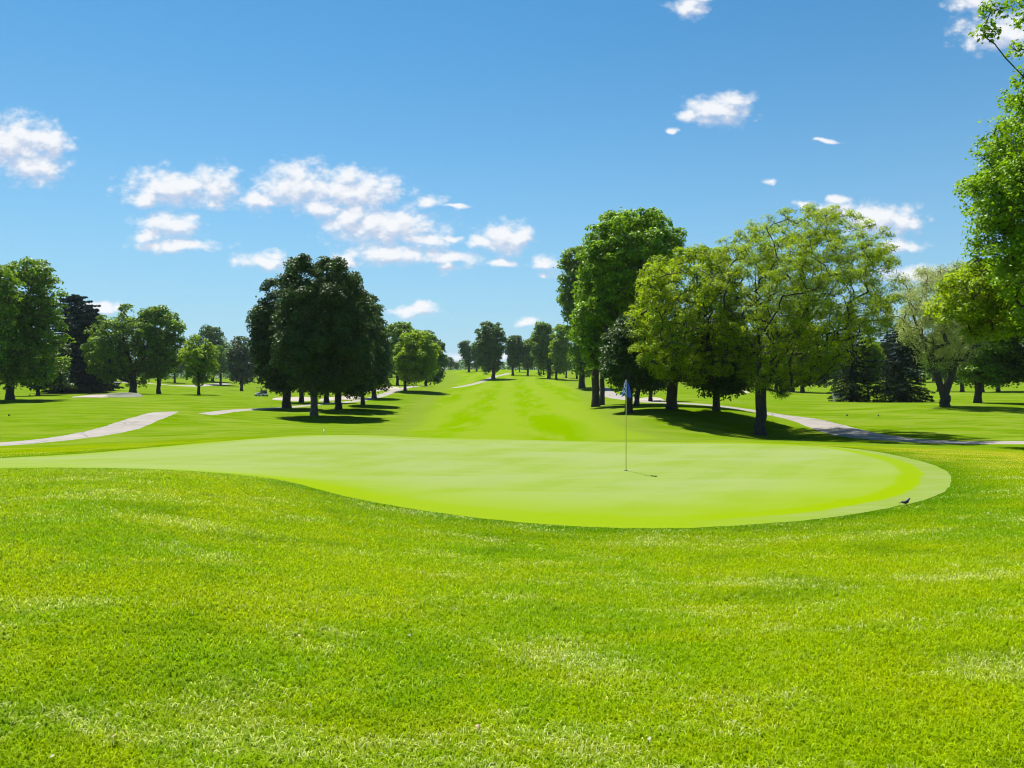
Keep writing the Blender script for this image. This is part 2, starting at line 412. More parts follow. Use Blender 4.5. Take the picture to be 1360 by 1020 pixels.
def ground_mat():
    m, t, b = new_mat('turf_ground')
    tg = t.nodes.new('ShaderNodeGroup'); tg.node_tree = TURF
    geo = N(t, 'ShaderNodeNewGeometry')
    sepp = N(t, 'ShaderNodeSeparateXYZ'); t.links.new(geo.outputs['Position'], sepp.inputs[0])
    afar = N(t, 'ShaderNodeAttribute', attribute_name='fairway'); aedge = N(t, 'ShaderNodeAttribute', attribute_name='fairway_edge')
    apar = N(t, 'ShaderNodeAttribute', attribute_name='parkland')
    # mown parkland beyond the green: broad soft passes of the mower, lighter and darker
    def noise(scale, detail, stretch, off=(0, 0, 0), rough=0.55, dist=0.0):
        mp = N(t, 'ShaderNodeVectorMath', operation='MULTIPLY_ADD'); t.links.new(geo.outputs['Position'], mp.inputs[0])
        mp.inputs[1].default_value = stretch; mp.inputs[2].default_value = off
        n = N(t, 'ShaderNodeTexNoise', i_Scale=scale, i_Detail=detail, i_Roughness=rough, i_Distortion=dist); t.links.new(mp.outputs[0], n.inputs['Vector'])
        return n.outputs[0]
    bands = noise(0.30, 4, (0.55, 1.0, 0), (4, 1, 0), 0.55, 0.8)
    patch = noise(0.06, 4, (1, 1, 0), (9, 2, 0))
    speck = noise(3.2, 5, (1, 1, 0), (0, 0, 0), 0.65)
    park = mix_n(t, smooth_n(t, bands, 0.40, 0.60), (0.076, 0.146, 0.0), (0.125, 0.180, 0.014))
    park = mix_n(t, smooth_n(t, patch, 0.42, 0.66, 0, 0.7), park, (0.085, 0.150, 0.0003))
    park = mix_n(t, smooth_n(t, speck, 0.5, 0.75, 0, 0.35), park, (0.125, 0.165, 0.022))
    rough_c = mix_n(t, 1.0, tg.outputs[0], (0.50, 0.50, 0.5), 'MULTIPLY')  # halved: shading among the blades is put into the ground colour
    streak = noise(1.6, 5, (0.22, 1.0, 0), (8, 3, 0), 0.62, 1.2)
    park = mix_n(t, smooth_n(t, streak, 0.50, 0.66, 0, 0.75), park, (0.135, 0.172, 0.030))
    park = mix_n(t, smooth_n(t, noise(0.5, 5, (0.35, 1.0, 0), (31, 5, 0), 0.6, 0.6), 0.52, 0.66, 0, 0.8), park, (0.066, 0.130, 0.0))
    c = mix_n(t, apar.outputs['Fac'], rough_c, park)
    # fairway stripes run away down the hole
    wv = math_n(t, 'SINE', math_n(t, 'ADD', math_n(t, 'MULTIPLY', sepp.outputs[0], 1.05), math_n(t, 'MULTIPLY', noise(0.05, 2, (1, 1, 0)), 5.0)))
    wv2 = noise(0.55, 4, (1.0, 0.10, 0), (2, 2, 0), 0.6, 0.3)
    fa = mix_n(t, smooth_n(t, wv, -0.7, 0.7), (0.104, 0.186, 0.0), (0.130, 0.198, 0.010))
    fa = mix_n(t, smooth_n(t, wv2, 0.46, 0.62, 0, 0.8), fa, (0.138, 0.196, 0.014))
    fa = mix_n(t, smooth_n(t, noise(0.09, 5, (1, 0.6, 0), (3, 6, 0), 0.6, 0.5), 0.50, 0.70, 0, 0.1), fa, (0.088, 0.162, 0.0))
    c = mix_n(t, afar.outputs['Fac'], c, fa)
    c = mix_n(t, math_n(t, 'MULTIPLY', aedge.outputs['Fac'], 0.75), c, (0.115, 0.165, 0.018))
    t.links.new(c, b.inputs['Base Color'])
    b.inputs['Roughness'].default_value = 0.8; b.inputs['Specular IOR Level'].default_value = 0.0
    bn = N(t, 'ShaderNodeTexNoise', i_Scale=38.0, i_Detail=6.0, i_Roughness=0.7); t.links.new(geo.outputs['Position'], bn.inputs['Vector'])
    bp = N(t, 'ShaderNodeBump', i_Strength=0.55, i_Distance=0.03); t.links.new(bn.outputs[0], bp.inputs['Height']); t.links.new(bp.outputs[0], b.inputs['Normal'])
    return m
M_GROUND = ground_mat()

def green_mat():
    m, t, b = new_mat('green_turf')
    ed = N(t, 'ShaderNodeAttribute', attribute_name='edge'); side = N(t, 'ShaderNodeAttribute', attribute_name='side')
    geo = N(t, 'ShaderNodeNewGeometry')
    def noise(scale, detail, stretch, off=(0, 0, 0), rough=0.55, dist=0.0):
        mp = N(t, 'ShaderNodeVectorMath', operation='MULTIPLY_ADD'); t.links.new(geo.outputs['Position'], mp.inputs[0])
        mp.inputs[1].default_value = stretch; mp.inputs[2].default_value = off
        n = N(t, 'ShaderNodeTexNoise', i_Scale=scale, i_Detail=detail, i_Roughness=rough, i_Distortion=dist); t.links.new(mp.outputs[0], n.inputs['Vector'])
        return n.outputs[0]
    b1 = noise(0.45, 4, (0.5, 1, 0), (1, 4, 0), 0.55, 0.5); b2 = noise(2.2, 5, (0.35, 1, 0), (7, 1, 0), 0.6)
    sp_ = noise(26, 4, (1, 1, 0), (0, 0, 0), 0.7)
    inner = mix_n(t, smooth_n(t, b1, 0.38, 0.62), (0.150, 0.212, 0.036), (0.182, 0.228, 0.086))
    inner = mix_n(t, smooth_n(t, b2, 0.45, 0.70, 0, 0.5), inner, (0.185, 0.232, 0.075))
    inner = mix_n(t, smooth_n(t, sp_, 0.5, 0.8, 0, 0.25), inner, (0.130, 0.195, 0.020))
    rot = N(t, 'ShaderNodeMapping'); rot.inputs['Rotation'].default_value = (0, 0, 0.5); t.links.new(geo.outputs['Position'], rot.inputs[0])
    sx_ = N(t, 'ShaderNodeSeparateXYZ'); t.links.new(rot.outputs[0], sx_.inputs[0])
    stripe = smooth_n(t, math_n(t, 'SINE', math_n(t, 'MULTIPLY', sx_.outputs[0], 4.6)), -0.35, 0.35, 0, 0.30)
    inner = mix_n(t, stripe, inner, (0.190, 0.236, 0.072))
    gr = noise(90, 3, (1, 1, 0), (3, 3, 0), 0.8)
    inner = mix_n(t, smooth_n(t, gr, 0.40, 0.62, 0, 0.35), inner, (0.115, 0.185, 0.018))
    worn = noise(5.5, 6, (0.7, 1, 0), (13, 3, 0), 0.75, 0.4)
    inner = mix_n(t, smooth_n(t, worn, 0.56, 0.70, 0, 0.45), inner, (0.205, 0.225, 0.085))
    edn = math_n(t, 'ADD', ed.outputs['Fac'], math_n(t, 'MULTIPLY', math_n(t, 'SUBTRACT', noise(1.1, 5, (1, 1, 0)), 0.5), 0.22))
    ring = math_n(t, 'MULTIPLY', smooth_n(t, edn, 1.16, 0.92), math_n(t, 'ADD', 0.45, math_n(t, 'MULTIPLY', side.outputs['Fac'], 0.5)))
    c = mix_n(t, ring, inner, (0.140, 0.215, 0.006))
    # near side turns lime; the paler back has its sheen put into the colour
    near = N(t, 'ShaderNodeAttribute', attribute_name='near')
    c = mix_n(t, math_n(t, 'MULTIPLY', smooth_n(t, edn, 4.6, 0.3, 0, 0.80), near.outputs['Fac']), c, (0.146, 0.220, 0.0))
    collar = math_n(t, 'MULTIPLY', smooth_n(t, edn, 0.62, 0.48), side.outputs['Fac'])
    cc = mix_n(t, smooth_n(t, b2, 0.35, 0.7), (0.135, 0.195, 0.030), (0.160, 0.205, 0.060))
    c = mix_n(t, collar, c, cc)
    t.links.new(c, b.inputs['Base Color']); b.inputs['Roughness'].default_value = 0.7; b.inputs['Specular IOR Level'].default_value = 0.0
    bp = N(t, 'ShaderNodeBump', i_Strength=0.25, i_Distance=0.01); t.links.new(sp_, bp.inputs['Height']); t.links.new(bp.outputs[0], b.inputs['Normal'])
    return m

def leaf_mat(name, dark, light, yellow, trans=0.38):
    m, t, b = new_mat(name)
    at = N(t, 'ShaderNodeAttribute', attribute_name='tint'); a2 = N(t, 'ShaderNodeAttribute', attribute_name='clump')
    c = mix_n(t, at.outputs['Fac'], dark, light)
    c = mix_n(t, smooth_n(t, a2.outputs['Fac'], 0.45, 1.0, 0, 0.7), c, yellow)
    t.links.new(c, b.inputs['Base Color']); nd = 'needles' in name
    b.inputs['Roughness'].default_value = 0.8 if nd else 0.5; b.inputs['Specular IOR Level'].default_value = 0.05 if nd else 0.22
    tr = N(t, 'ShaderNodeBsdfTranslucent')
    tcn = mix_n(t, 0.35, c, yellow); t.links.new(tcn, tr.inputs[0])
    mx = N(t, 'ShaderNodeMixShader'); mx.inputs[0].default_value = trans
    t.links.new(b.outputs[0], mx.inputs[1]); t.links.new(tr.outputs[0], mx.inputs[2])
    t.links.new(mx.outputs[0], t.nodes['Material Output'].inputs[0])
    return m
L = {
 'maple': leaf_mat('maple_leaves', (0.0209, 0.0567, 0.0076), (0.058, 0.1208, 0.0194), (0.087, 0.154, 0.0238), 0.28),
 'oak': leaf_mat('oak_leaves', (0.045, 0.12, 0.004), (0.195, 0.335, 0.01), (0.25, 0.39, 0.008), 0.38),
 'tall': leaf_mat('plane_leaves', (0.05, 0.14, 0.004), (0.23, 0.4, 0.01), (0.31, 0.48, 0.01), 0.4),
 'locust': leaf_mat('locust_leaves', (0.070, 0.155, 0.001), (0.298, 0.440, 0.003), (0.43, 0.53, 0.002), 0.5),
 'lime': leaf_mat('lime_leaves', (0.1123, 0.2153, 0.0023), (0.2246, 0.3678, 0.0037), (0.3182, 0.4306, 0.0037), 0.5),
 'spruce': leaf_mat('spruce_needles', (0.012, 0.030, 0.014), (0.030, 0.060, 0.028), (0.045, 0.075, 0.030), 0.08),
 'pine':   leaf_mat('pine_needles', (0.010, 0.028, 0.024), (0.030, 0.062, 0.050), (0.050, 0.090, 0.060), 0.08),
 'willow': leaf_mat('pale_leaves', (0.2242, 0.297, 0.0661), (0.4298, 0.4892, 0.1416), (0.5606, 0.594, 0.1793), 0.40),
 'far': leaf_mat('distant_leaves', (0.0456, 0.1184, 0.0175), (0.1063, 0.2048, 0.0322), (0.1367, 0.2352, 0.0373), 0.28),
 'near': leaf_mat('near_leaves', (0.055, 0.16, 0.003), (0.21, 0.37, 0.004), (0.33, 0.5, 0.004), 0.4),
}
def bark_mat(name, a, b_):
    m, t, b = new_mat(name)
    tcn = N(t, 'ShaderNodeTexCoord'); mp = N(t, 'ShaderNodeMapping'); mp.inputs['Scale'].default_value = (6, 6, 1.2); t.links.new(tcn.outputs['Object'], mp.inputs[0])
    n = N(t, 'ShaderNodeTexNoise', i_Scale=2.5, i_Detail=7.0, i_Roughness=0.7); t.links.new(mp.outputs[0], n.inputs['Vector'])
    c = mix_n(t, smooth_n(t, n.outputs[0], 0.35, 0.65), a, b_); t.links.new(c, b.inputs['Base Color']); b.inputs['Roughness'].default_value = 0.9
    bp = N(t, 'ShaderNodeBump', i_Strength=0.8, i_Distance=0.04); t.links.new(n.outputs[0], bp.inputs['Height']); t.links.new(bp.outputs[0], b.inputs['Normal'])
    return m
BARK = bark_mat('dark_bark', (0.020, 0.016, 0.013), (0.062, 0.052, 0.044))
BARKG = bark_mat('grey_bark', (0.050, 0.048, 0.046), (0.120, 0.115, 0.108))

# ------------------------------------------------------------------ ground sheet
def build_ground():
    front = np.linspace(-R(39), R(39), 420)
    back = np.linspace(R(39), R(321), 60)[1:-1]
    th = np.concatenate([front, back])
    r = np.concatenate([[0.4, 1.0, 1.8], np.exp(np.linspace(math.log(2.6), math.log(1700), 420))])
    T, RR = np.meshgrid(th, r)
    X = (np.sin(T) * RR).ravel(); Y = (np.cos(T) * RR).ravel()
    Z = height(X, Y)
    nr, ntn = len(r), len(th)
    i = np.arange(nr - 1)[:, None] * ntn; j = np.arange(ntn)[None, :]; j2 = (j + 1) % ntn
    Fq = np.stack([i + j, i + j2, i + ntn + j2, i + ntn + j], -1).reshape(-1, 4)[:, ::-1]
    V = np.stack([X, Y, Z], -1)
    V = np.vstack([V, [[0, 0, hz(0.01, 0.01)]]])
    c = len(V) - 1; jj = np.arange(ntn)
    Ft = np.stack([np.full(ntn, c), jj, (jj + 1) % ntn], -1)[:, ::-1]
    ins = in_poly(V[:, 0], V[:, 1], FAIR); dist = poly_dist(V[:, 0], V[:, 1], FAIR); sd = np.where(ins, dist, -dist)
    rr = np.hypot(V[:, 0], V[:, 1])
    soft = np.clip(rr * 0.012, 0.3, 4)
    fair = np.clip(sd / soft * 0.5 + 0.5, 0, 1)
    edge = np.exp(-((sd + 0.6) / (0.9 + rr * 0.006)) ** 2) * (V[:, 1] > 27)
    dg = poly_dist(V[:, 0], V[:, 1], gpoly)
    park = np.clip((V[:, 1] - 26.5 - 0.0) / 3.0, 0, 1)
    # under the green itself the sheet drops a little so that the two never meet
    ing = in_poly(V[:, 0], V[:, 1], gpoly); V[:, 2] -= np.where(ing, np.clip((dg - 0.25) / 0.5, 0, 1) * 0.04, 0)
    o = np_mesh('ground', V, [Fq, Ft], M_GROUND, smooth=True, attrs={'fringe': np.exp(-dg / 0.9) * (V[:, 1] < 26) * (V[:, 1] > 8), 'fairway': fair, 'fairway_edge': edge, 'parkland': park})
    return tag(o, kind='structure')
build_ground()

def build_green():
    c = np.array((-1.0, 19.0)); nR = 64; B = gpoly; nA = len(B)
    fr = 1 - (1 - np.linspace(0, 1, nR)) ** 1.6
    V = []; 
    for f in fr:
        V.append(c + (B - c) * f)
    V = np.concatenate(V); X, Y = V[:, 0], V[:, 1]
    e = poly_dist(X, Y, B)
    Z = height(X, Y) + 0.003 + np.clip(e / 0.6, 0, 1) * 0.014
    i = np.arange(nR - 1)[:, None] * nA; j = np.arange(nA)[None]; j2 = (j + 1) % nA
    Fq = np.stack([i + j, i + j2, i + nA + j2, i + nA + j], -1).reshape(-1, 4)
    side = np.clip((X - 2.6) / 3.0, 0, 1)
    near = np.clip((21.0 - Y) / 6.0, 0, 1)
    V3 = np.stack([X, Y, Z], -1)
    # orientation
    a = V3[Fq[nA * 5]]; nrm = np.cross(a[1] - a[0], a[2] - a[0])
    if nrm[2] < 0: Fq = Fq[:, ::-1]
    o = np_mesh('putting_green', V3, [Fq], green_mat(), smooth=True, attrs={'edge': e, 'side': side, 'near': near})
    tag(o, kind='structure')
build_green()

# ------------------------------------------------------------------ paths and sand
def concrete_mat():
    m, t, b = new_mat('path_concrete')
    geo = N(t, 'ShaderNodeNewGeometry')
    n = N(t, 'ShaderNodeTexNoise', i_Scale=0.8, i_Detail=8.0, i_Roughness=0.7); t.links.new(geo.outputs['Position'], n.inputs['Vector'])
    n2 = N(t, 'ShaderNodeTexNoise', i_Scale=30.0, i_Detail=3.0); t.links.new(geo.outputs['Position'], n2.inputs['Vector'])
    c = mix_n(t, smooth_n(t, n.outputs[0], 0.35, 0.65), (0.185, 0.163, 0.148), (0.225, 0.200, 0.184))
    c = mix_n(t, smooth_n(t, n2.outputs[0], 0.5, 0.7, 0, 0.4), c, (0.16, 0.146, 0.14))
    st_ = N(t, 'ShaderNodeTexNoise', i_Scale=0.25, i_Detail=5.0, i_Roughness=0.6); t.links.new(geo.outputs['Position'], st_.inputs['Vector'])
    c = mix_n(t, smooth_n(t, st_.outputs[0], 0.48, 0.66, 0, 0.35), c, (0.135, 0.125, 0.105))
    ck = N(t, 'ShaderNodeTexVoronoi', feature='DISTANCE_TO_EDGE', i_Scale=0.35); t.links.new(geo.outputs['Position'], ck.inputs['Vector'])
    c = mix_n(t, smooth_n(t, ck.outputs['Distance'], 0.025, 0.008, 0, 0.6), c, (0.07, 0.065, 0.055))
    t.links.new(c, b.inputs['Base Color']); b.inputs['Roughness'].default_value = 0.9
    return m
M_PATH = concrete_mat()
def build_path(name, line, width, lift=0.03):
    line = smooth_open(line, 14); n = len(line)
    tg = np.gradient(line, axis=0); tg /= np.linalg.norm(tg, axis=1)[:, None]; nn = np.stack([-tg[:, 1], tg[:, 0]], -1)
    offs = np.linspace(-0.5, 0.5, 7); V = []
    wob = 0.07 * np.sin(np.arange(n) * 0.9) + 0.06 * np.sin(np.arange(n) * 2.3 + 1)
    wd = np.broadcast_to(width, (n,)) if np.isscalar(width) else np.interp(np.linspace(0, 1, n), np.linspace(0, 1, len(width)), width)
    for o_ in offs:
        p = line + nn * (o_ * (wd + wob))[:, None]; z = height(p[:, 0], p[:, 1]) + (lift if abs(o_) < 0.5 else -0.02)
        V.append(np.column_stack([p, z]))
    V = np.concatenate(V); k = len(offs)
    a = np.arange(k - 1)[:, None] * n; j = np.arange(n - 1)[None]
    Fq = np.stack([a + j, a + j + 1, a + n + j + 1, a + n + j], -1).reshape(-1, 4)
    q = V[Fq[0]]
    if np.cross(q[1] - q[0], q[2] - q[0])[2] < 0: Fq = Fq[:, ::-1]
    return tag(np_mesh(name, V, [Fq], M_PATH, smooth=True), kind='structure')
def xy(px, d): return ((px - 680) / F * d, d)
build_path('path', [xy(-260, 26.5), xy(-120, 28), xy(0, 30), xy(90, 33), xy(150, 38.5), xy(190, 47), xy(222, 54), xy(262, 60), xy(300, 68), xy(345, 76), xy(385, 82), xy(440, 92), xy(500, 116), xy(550, 150), xy(585, 178), xy(615, 195), xy(636, 214), xy(652, 236), xy(666, 270), xy(676, 310)],
           [2.3, 2.3, 2.3, 2.2, 2.2, 2.2, 2.2, 2.4, 3.0])
build_path('path', [xy(1600, 33.5), xy(1480, 33.2), xy(1360, 33.2), xy(1262, 34.2), xy(1195, 36.6), xy(1145, 40.5), xy(1100, 46.5), xy(1060, 52.5), xy(1020, 57), xy(960, 62), xy(900, 70), xy(850, 80), xy(825, 91), xy(808, 105), xy(798, 124)], 2.7)
build_path('path', [xy(150, 235), xy(195, 215), xy(232, 212), xy(262, 225), xy(300, 250)], 5.0, 0.06)

M_SAND = plain('sand', (0.27, 0.235, 0.20), 0.95, noise=0.10, scale=1.5, bump=0.3)
M_SANDG = plain('shaded_gravelly_sand', (0.115, 0.12, 0.09), 0.95, noise=0.15, scale=2.0, bump=0.4)  # darker copy of the sand, shade on its face put into the colour
def build_bunker(cx, cy, rx, ry, seed, mat=M_SAND, rim=0.25, label=None):
    rnd = np.random.RandomState(seed); nA, nR = 56, 14
    a = np.linspace(0, 2 * np.pi, nA, endpoint=False)
    rr = 1 + 0.16 * np.sin(2 * a + rnd.rand() * 6) + 0.10 * np.sin(3 * a + rnd.rand() * 6) + 0.05 * np.sin(5 * a + rnd.rand() * 6)
    V = []
    for k in range(nR + 1):
        f = k / nR
        x = cx + np.cos(a) * rr * rx * f; y = cy + np.sin(a) * rr * ry * f
        lift = 0.10 + rim * f ** 3 * np.clip(np.sin(a), 0, 1)
        z = height(x, y) + (lift if k < nR else -0.05)
        V.append(np.column_stack([x, y, z]))
    V = np.concatenate(V)
    i = np.arange(nR)[:, None] * nA; j = np.arange(nA)[None]; j2 = (j + 1) % nA
    Fq = np.stack([i + j, i + nA + j, i + nA + j2, i + j2], -1).reshape(-1, 4)
    o = np_mesh('sand_bunker', V, [Fq], mat, smooth=True)
    return tag(o, kind='structure')
for (px, d, rx, ry, sd_) in ((392, 104, 2.7, 5.0, 1), (437, 106, 1.2, 5.0, 2), (462, 112, 2.6, 4.0, 3), (121, 97.5, 2.0, 1.6, 4),
                         (974, 116, 2.6, 3.5, 6), (865, 80, 1.4, 2.2, 7), (846, 128, 2.8, 3.0, 8), (508, 135, 3.2, 4, 9)):
    x, y = xy(px, d); build_bunker(x, y, rx, ry, sd_)
x, y = xy(158, 99.5); build_bunker(x, y, 2.6, 1.9, 5, M_SANDG, 0.55)

# ------------------------------------------------------------------ trees
def unit(v): return v / np.maximum(np.linalg.norm(v, axis=-1, keepdims=True), 1e-9)
def leaf_mesh(name, C, outn, size, rnd, mat, parent, clump, aspect=0.62, jitter=0.30, droop=0.0, updir=0.35):
    """C leaf centres, outn preferred normals; each leaf is a small folded blade"""
    n = len(C)
    nrm = unit(outn * 0.8 + np.array((0, 0, updir + 0.25)) + rnd.normal(0, 0.62, (n, 3)))
    t = unit(np.cross(nrm, rnd.normal(0, 1, (n, 3)))); t[:, 2] -= droop; t = unit(t)
    s = unit(np.cross(nrm, t)); nrm = np.cross(t, s)
    L_ = (size * (1 + rnd.uniform(-jitter, jitter, n)))[:, None]; W_ = L_ * aspect
    fold = nrm * L_ * 0.13
    a = C - t * L_ * 0.5; b = C + s * W_ * 0.5 + fold - t * L_ * 0.05; c = C + t * L_ * 0.5; d = C - s * W_ * 0.5 + fold - t * L_ * 0.05
    V = np.stack([a, b, c, d], 1).reshape(-1, 3)
    k = np.arange(n)[:, None] * 4
    Ft = np.concatenate([k + np.array([[0, 1, 2]]), k + np.array([[0, 2, 3]])])
    tint = np.repeat(rnd.uniform(0, 1, n), 4); cl = np.repeat(clump, 4)
    return np_mesh(name, V, [Ft], mat, parent, attrs={'tint': tint, 'clump': cl})

def skeleton_mesh(name, segs, mat, parent):
    """segs: list of (p0, p1, r0, r1)"""
    V = []; Fq = []; b = 0
    for p0, p1, r0, r1 in segs:
        n = 9 if r0 > 0.12 else (6 if r0 > 0.04 else 4)
        t = unit(p1 - p0); ref = np.array((0.9, 0.3, 0.1)) if abs(t[2]) > 0.6 else np.array((0, 0, 1.0))
        u = unit(np.cross(t, ref)); v = np.cross(t, u)
        a = np.arange(n) * 2 * np.pi / n; ring = np.cos(a)[:, None] * u + np.sin(a)[:, None] * v
        V.append(p0 - t * r0 * 0.25 + ring * r0); V.append(p1 + t * r1 * 0.25 + ring * r1)
        k = np.arange(n); k2 = (k + 1) % n
        Fq.append(np.stack([b + k, b + k2, b + n + k2, b + n + k], -1)); b += 2 * n
    return np_mesh(name, np.concatenate(V), [np.concatenate(Fq)], mat, parent, smooth=True)

def tree_parts(root, H, outline, seed, kind, leaf=0.22, nleaf=14000, ncl=90, rc=0.9, tr=0.25, bark=None, depthk=0.95,
               shell=0.40, lean=(0, 0), fork=None, forks=1, flat=0.8, inner=0.12, clean=0.12, droop=0.0, aspect=0.62, twig=0.012, thin=1.0, crown_off=0.0):
    """outline: [(z, xl, xr)] top to bottom in metres about the trunk foot"""
    rnd = np.random.RandomState(seed)
    bark = bark or BARK
    o = np.array(sorted(outline)); zz = o[:, 0]; zmin, zmax = zz[0], zz[-1]
    # clump centres in the traced volume
    C = []; tries = 0; mind = rc * 0.62
    wid = np.maximum(np.interp(np.linspace(zmin, zmax, 60), zz, (o[:, 2] - o[:, 1])), 0.01); cdf = np.cumsum(wid ** 1.6); cdf /= cdf[-1]
    RC = []
    while len(C) < ncl and tries < ncl * 60:
        tries += 1
        z = np.interp(rnd.rand(), cdf, np.linspace(zmin, zmax, 60))
        xl, xr = np.interp(z, zz, o[:, 1]), np.interp(z, zz, o[:, 2])
        c_, a_ = (xl + xr) / 2, (xr - xl) / 2
        r_ = rc * rnd.uniform(0.65, 1.2)
        az = rnd.rand() * 2 * np.pi; rad = rnd.rand() ** shell
        aa = max(a_ - r_ * 0.60, a_ * 0.25)
        p = np.array((c_ + math.cos(az) * rad * aa, crown_off + math.sin(az) * rad * aa * depthk, min(max(z, zmin + r_ * rnd.uniform(-0.35, 0.9)), zmax - r_ * 0.55 * flat)))
        if C and np.min(np.linalg.norm(np.array(C) - p, axis=1)) < mind * (0.75 if tries > ncl * 25 else 1): continue
        C.append(p); RC.append(r_)
    C = np.array(C); RC = np.array(RC)
    # skeleton
    nodes = [np.array((0, 0, -0.25)), ]; par = [-1]
    zf = fork if fork is not None else zmin + (zmax - zmin) * 0.12
    cxm = np.interp(zmin + (zmax - zmin) * 0.5, zz, (o[:, 1] + o[:, 2]) / 2)
    steps = 5
    for k in range(1, steps + 1):
        f = k / steps; nodes.append(np.array((lean[0] * f * zf / H * 0.6 + rnd.normal(0, tr * 0.12), lean[1] * f * zf / H + rnd.normal(0, tr * 0.12), zf * f))); par.append(len(nodes) - 2)
    top = len(nodes) - 1
    for fk in range(forks):
        base = top; a0 = rnd.rand() * 6.28 + fk * 2 * math.pi / forks
        if forks == 1: dx = dy = 0
        else: dx, dy = math.cos(a0 if forks > 2 else (0.3 + fk * math.pi)), math.sin(a0) * 0.5
        ztop = zmin + (zmax - zmin) * rnd.uniform(0.62, 0.78)
        aw = np.interp(ztop, zz, (o[:, 2] - o[:, 1]) / 2)
        for k in range(1, 6):
            f = k / 5
            nodes.append(np.array((nodes[top][0] * (1 - f) + cxm * f + dx * aw * 0.55 * f + rnd.normal(0, 0.10 * rc), crown_off * f + dy * aw * 0.5 * f + rnd.normal(0, 0.10 * rc), zf + (ztop - zf) * f)))
            par.append(base); base = len(nodes) - 1
    order = np.argsort(np.linalg.norm((C - nodes[top]) * np.array((1, 1, 0.8)), axis=1))
    ntip = []
    for ci in order:
        c_ = C[ci]; A = np.array(nodes[top:]); dv = c_ - A; dist = np.linalg.norm(dv, axis=1)
        hor = np.hypot(dv[:, 0], dv[:, 1])
        cost = dist + np.maximum(0, -dv[:, 2] + hor * 0.15) * 1.2
        j = int(np.argmin(cost)) + top; p0 = nodes[j]; prev = j; ns = 3 if dist[j - top] > 1.2 * rc else 2
        bow = np.array((0, 0, 1.0)) * dist[j - top] * 0.10 + rnd.normal(0, 0.05, 3) * dist[j - top]
        for k in range(1, ns + 1):
            f = k / ns
            nodes.append(p0 + (c_ - p0) * f + bow * math.sin(f * math.pi) + (rnd.normal(0, 0.03, 3) * dist[j - top] if k < ns else 0)); par.append(prev); prev = len(nodes) - 1
        ntip.append(prev)
    nn = len(nodes); kids = [[] for _ in range(nn)]
    for i, p in enumerate(par):
        if p >= 0: kids[p].append(i)
    area = np.zeros(nn); ex = 1.85
    for i in range(nn - 1, -1, -1):
        area[i] = sum(area[k] for k in kids[i]) if kids[i] else 1.0
    rad = area ** (1 / ex); rad = rad / rad[0] * tr; rad = np.maximum(rad, twig)
    segs = []
    for i, p in enumerate(par):
        if p < 0: continue
        r0, r1 = rad[p], rad[i]
        if p == 0: r0 = tr * 1.45; r1 = tr * 1.02
        elif len(kids[p]) > 1 and i != kids[p][0]: r0 = min(rad[p], rad[i] * 1.35)
        segs.append((nodes[p], nodes[i], r0, r1))
    # twigs fanning inside each clump
    if thin > 0:
        for ci, tip in zip(order, ntip):
            for q in range(int(4 * thin)):
                dv = unit(rnd.normal(0, 1, 3) + np.array((0, 0, 0.35))) * RC[ci] * rnd.uniform(0.5, 0.95)
                segs.append((nodes[tip], nodes[tip] + dv, twig * 1.3, twig * 0.4))
    skeleton_mesh('trunk', segs, bark, root)
    # leaves
    w_ = RC ** 2.2; w_ /= w_.sum(); own = rnd.choice(len(C), nleaf, p=w_)
    dirs = unit(rnd.normal(0, 1, (nleaf, 3))); dirs[:, 2] = np.where(dirs[:, 2] < -0.25, -dirs[:, 2] * 0.6, dirs[:, 2])
    # each clump is itself a handful of sprays
    ns = 7; spray = unit(rnd.normal(0, 1, (len(C), ns, 3)) + np.array((0, 0, 0.3))); pick = rnd.randint(0, ns, nleaf)
    sd = spray[own, pick]; dirs = unit(dirs * 0.9 + sd * 1.0)
    rr = rnd.rand(nleaf) ** 0.38
    L_ = C[own] + dirs * (rr * RC[own])[:, None] * np.array((1, 1, flat))
    if droop: L_[:, 2] -= rnd.rand(nleaf) ** 2 * droop * rc
    cl = rnd.rand(len(C)); clv = np.clip(cl[own] * 0.6 + rnd.rand(nleaf) * 0.35 + (sd[:, 2]) * 0.12, 0, 1)
    ni = int(nleaf * inner)
    if ni:
        own2 = rnd.choice(len(C), ni); f = rnd.rand(ni, 1) ** 0.7
        ctr = np.array((cxm, crown_off, zmin + (zmax - zmin) * 0.45))
        L2 = ctr + (C[own2] - ctr) * f + rnd.normal(0, rc * 0.45, (ni, 3))
        L_ = np.vstack([L_, L2]); dirs = np.vstack([dirs, unit(L2 - ctr)]); clv = np.concatenate([clv, np.full(ni, 0.1)])
    keep = (L_[:, 2] > zmin - 0.9 * rc) & (L_[:, 2] < zmax + 0.15 * rc)
    leaf_mesh('crown', L_[keep], dirs[keep], leaf, rnd, L[kind], root, clv[keep], aspect=aspect, droop=droop * 0.5)

TREES = {}
def tree(name, label, px, py, d, outline_px, kind, seed, group=None, cat='tree', **kw):
    k = d / F
    x, y = (px - 680) / F * d, d
    if kind not in ('locust', 'near', 'willow'):
        kw['nleaf'] = int(kw['nleaf'] * 1.45); kw['ncl'] = int(kw['ncl'] * 1.25)
    root = empty(name, (x, y, hz(x, y)))
    tag(root, label, cat, group)
    ol = [((py - oy) * k, (xl - px) * k, (xr - px) * k) for (oy, xl, xr) in outline_px]
    H = max(o_[0] for o_ in ol)
    tree_parts(root, H, ol, seed, kind, **kw)
    return root

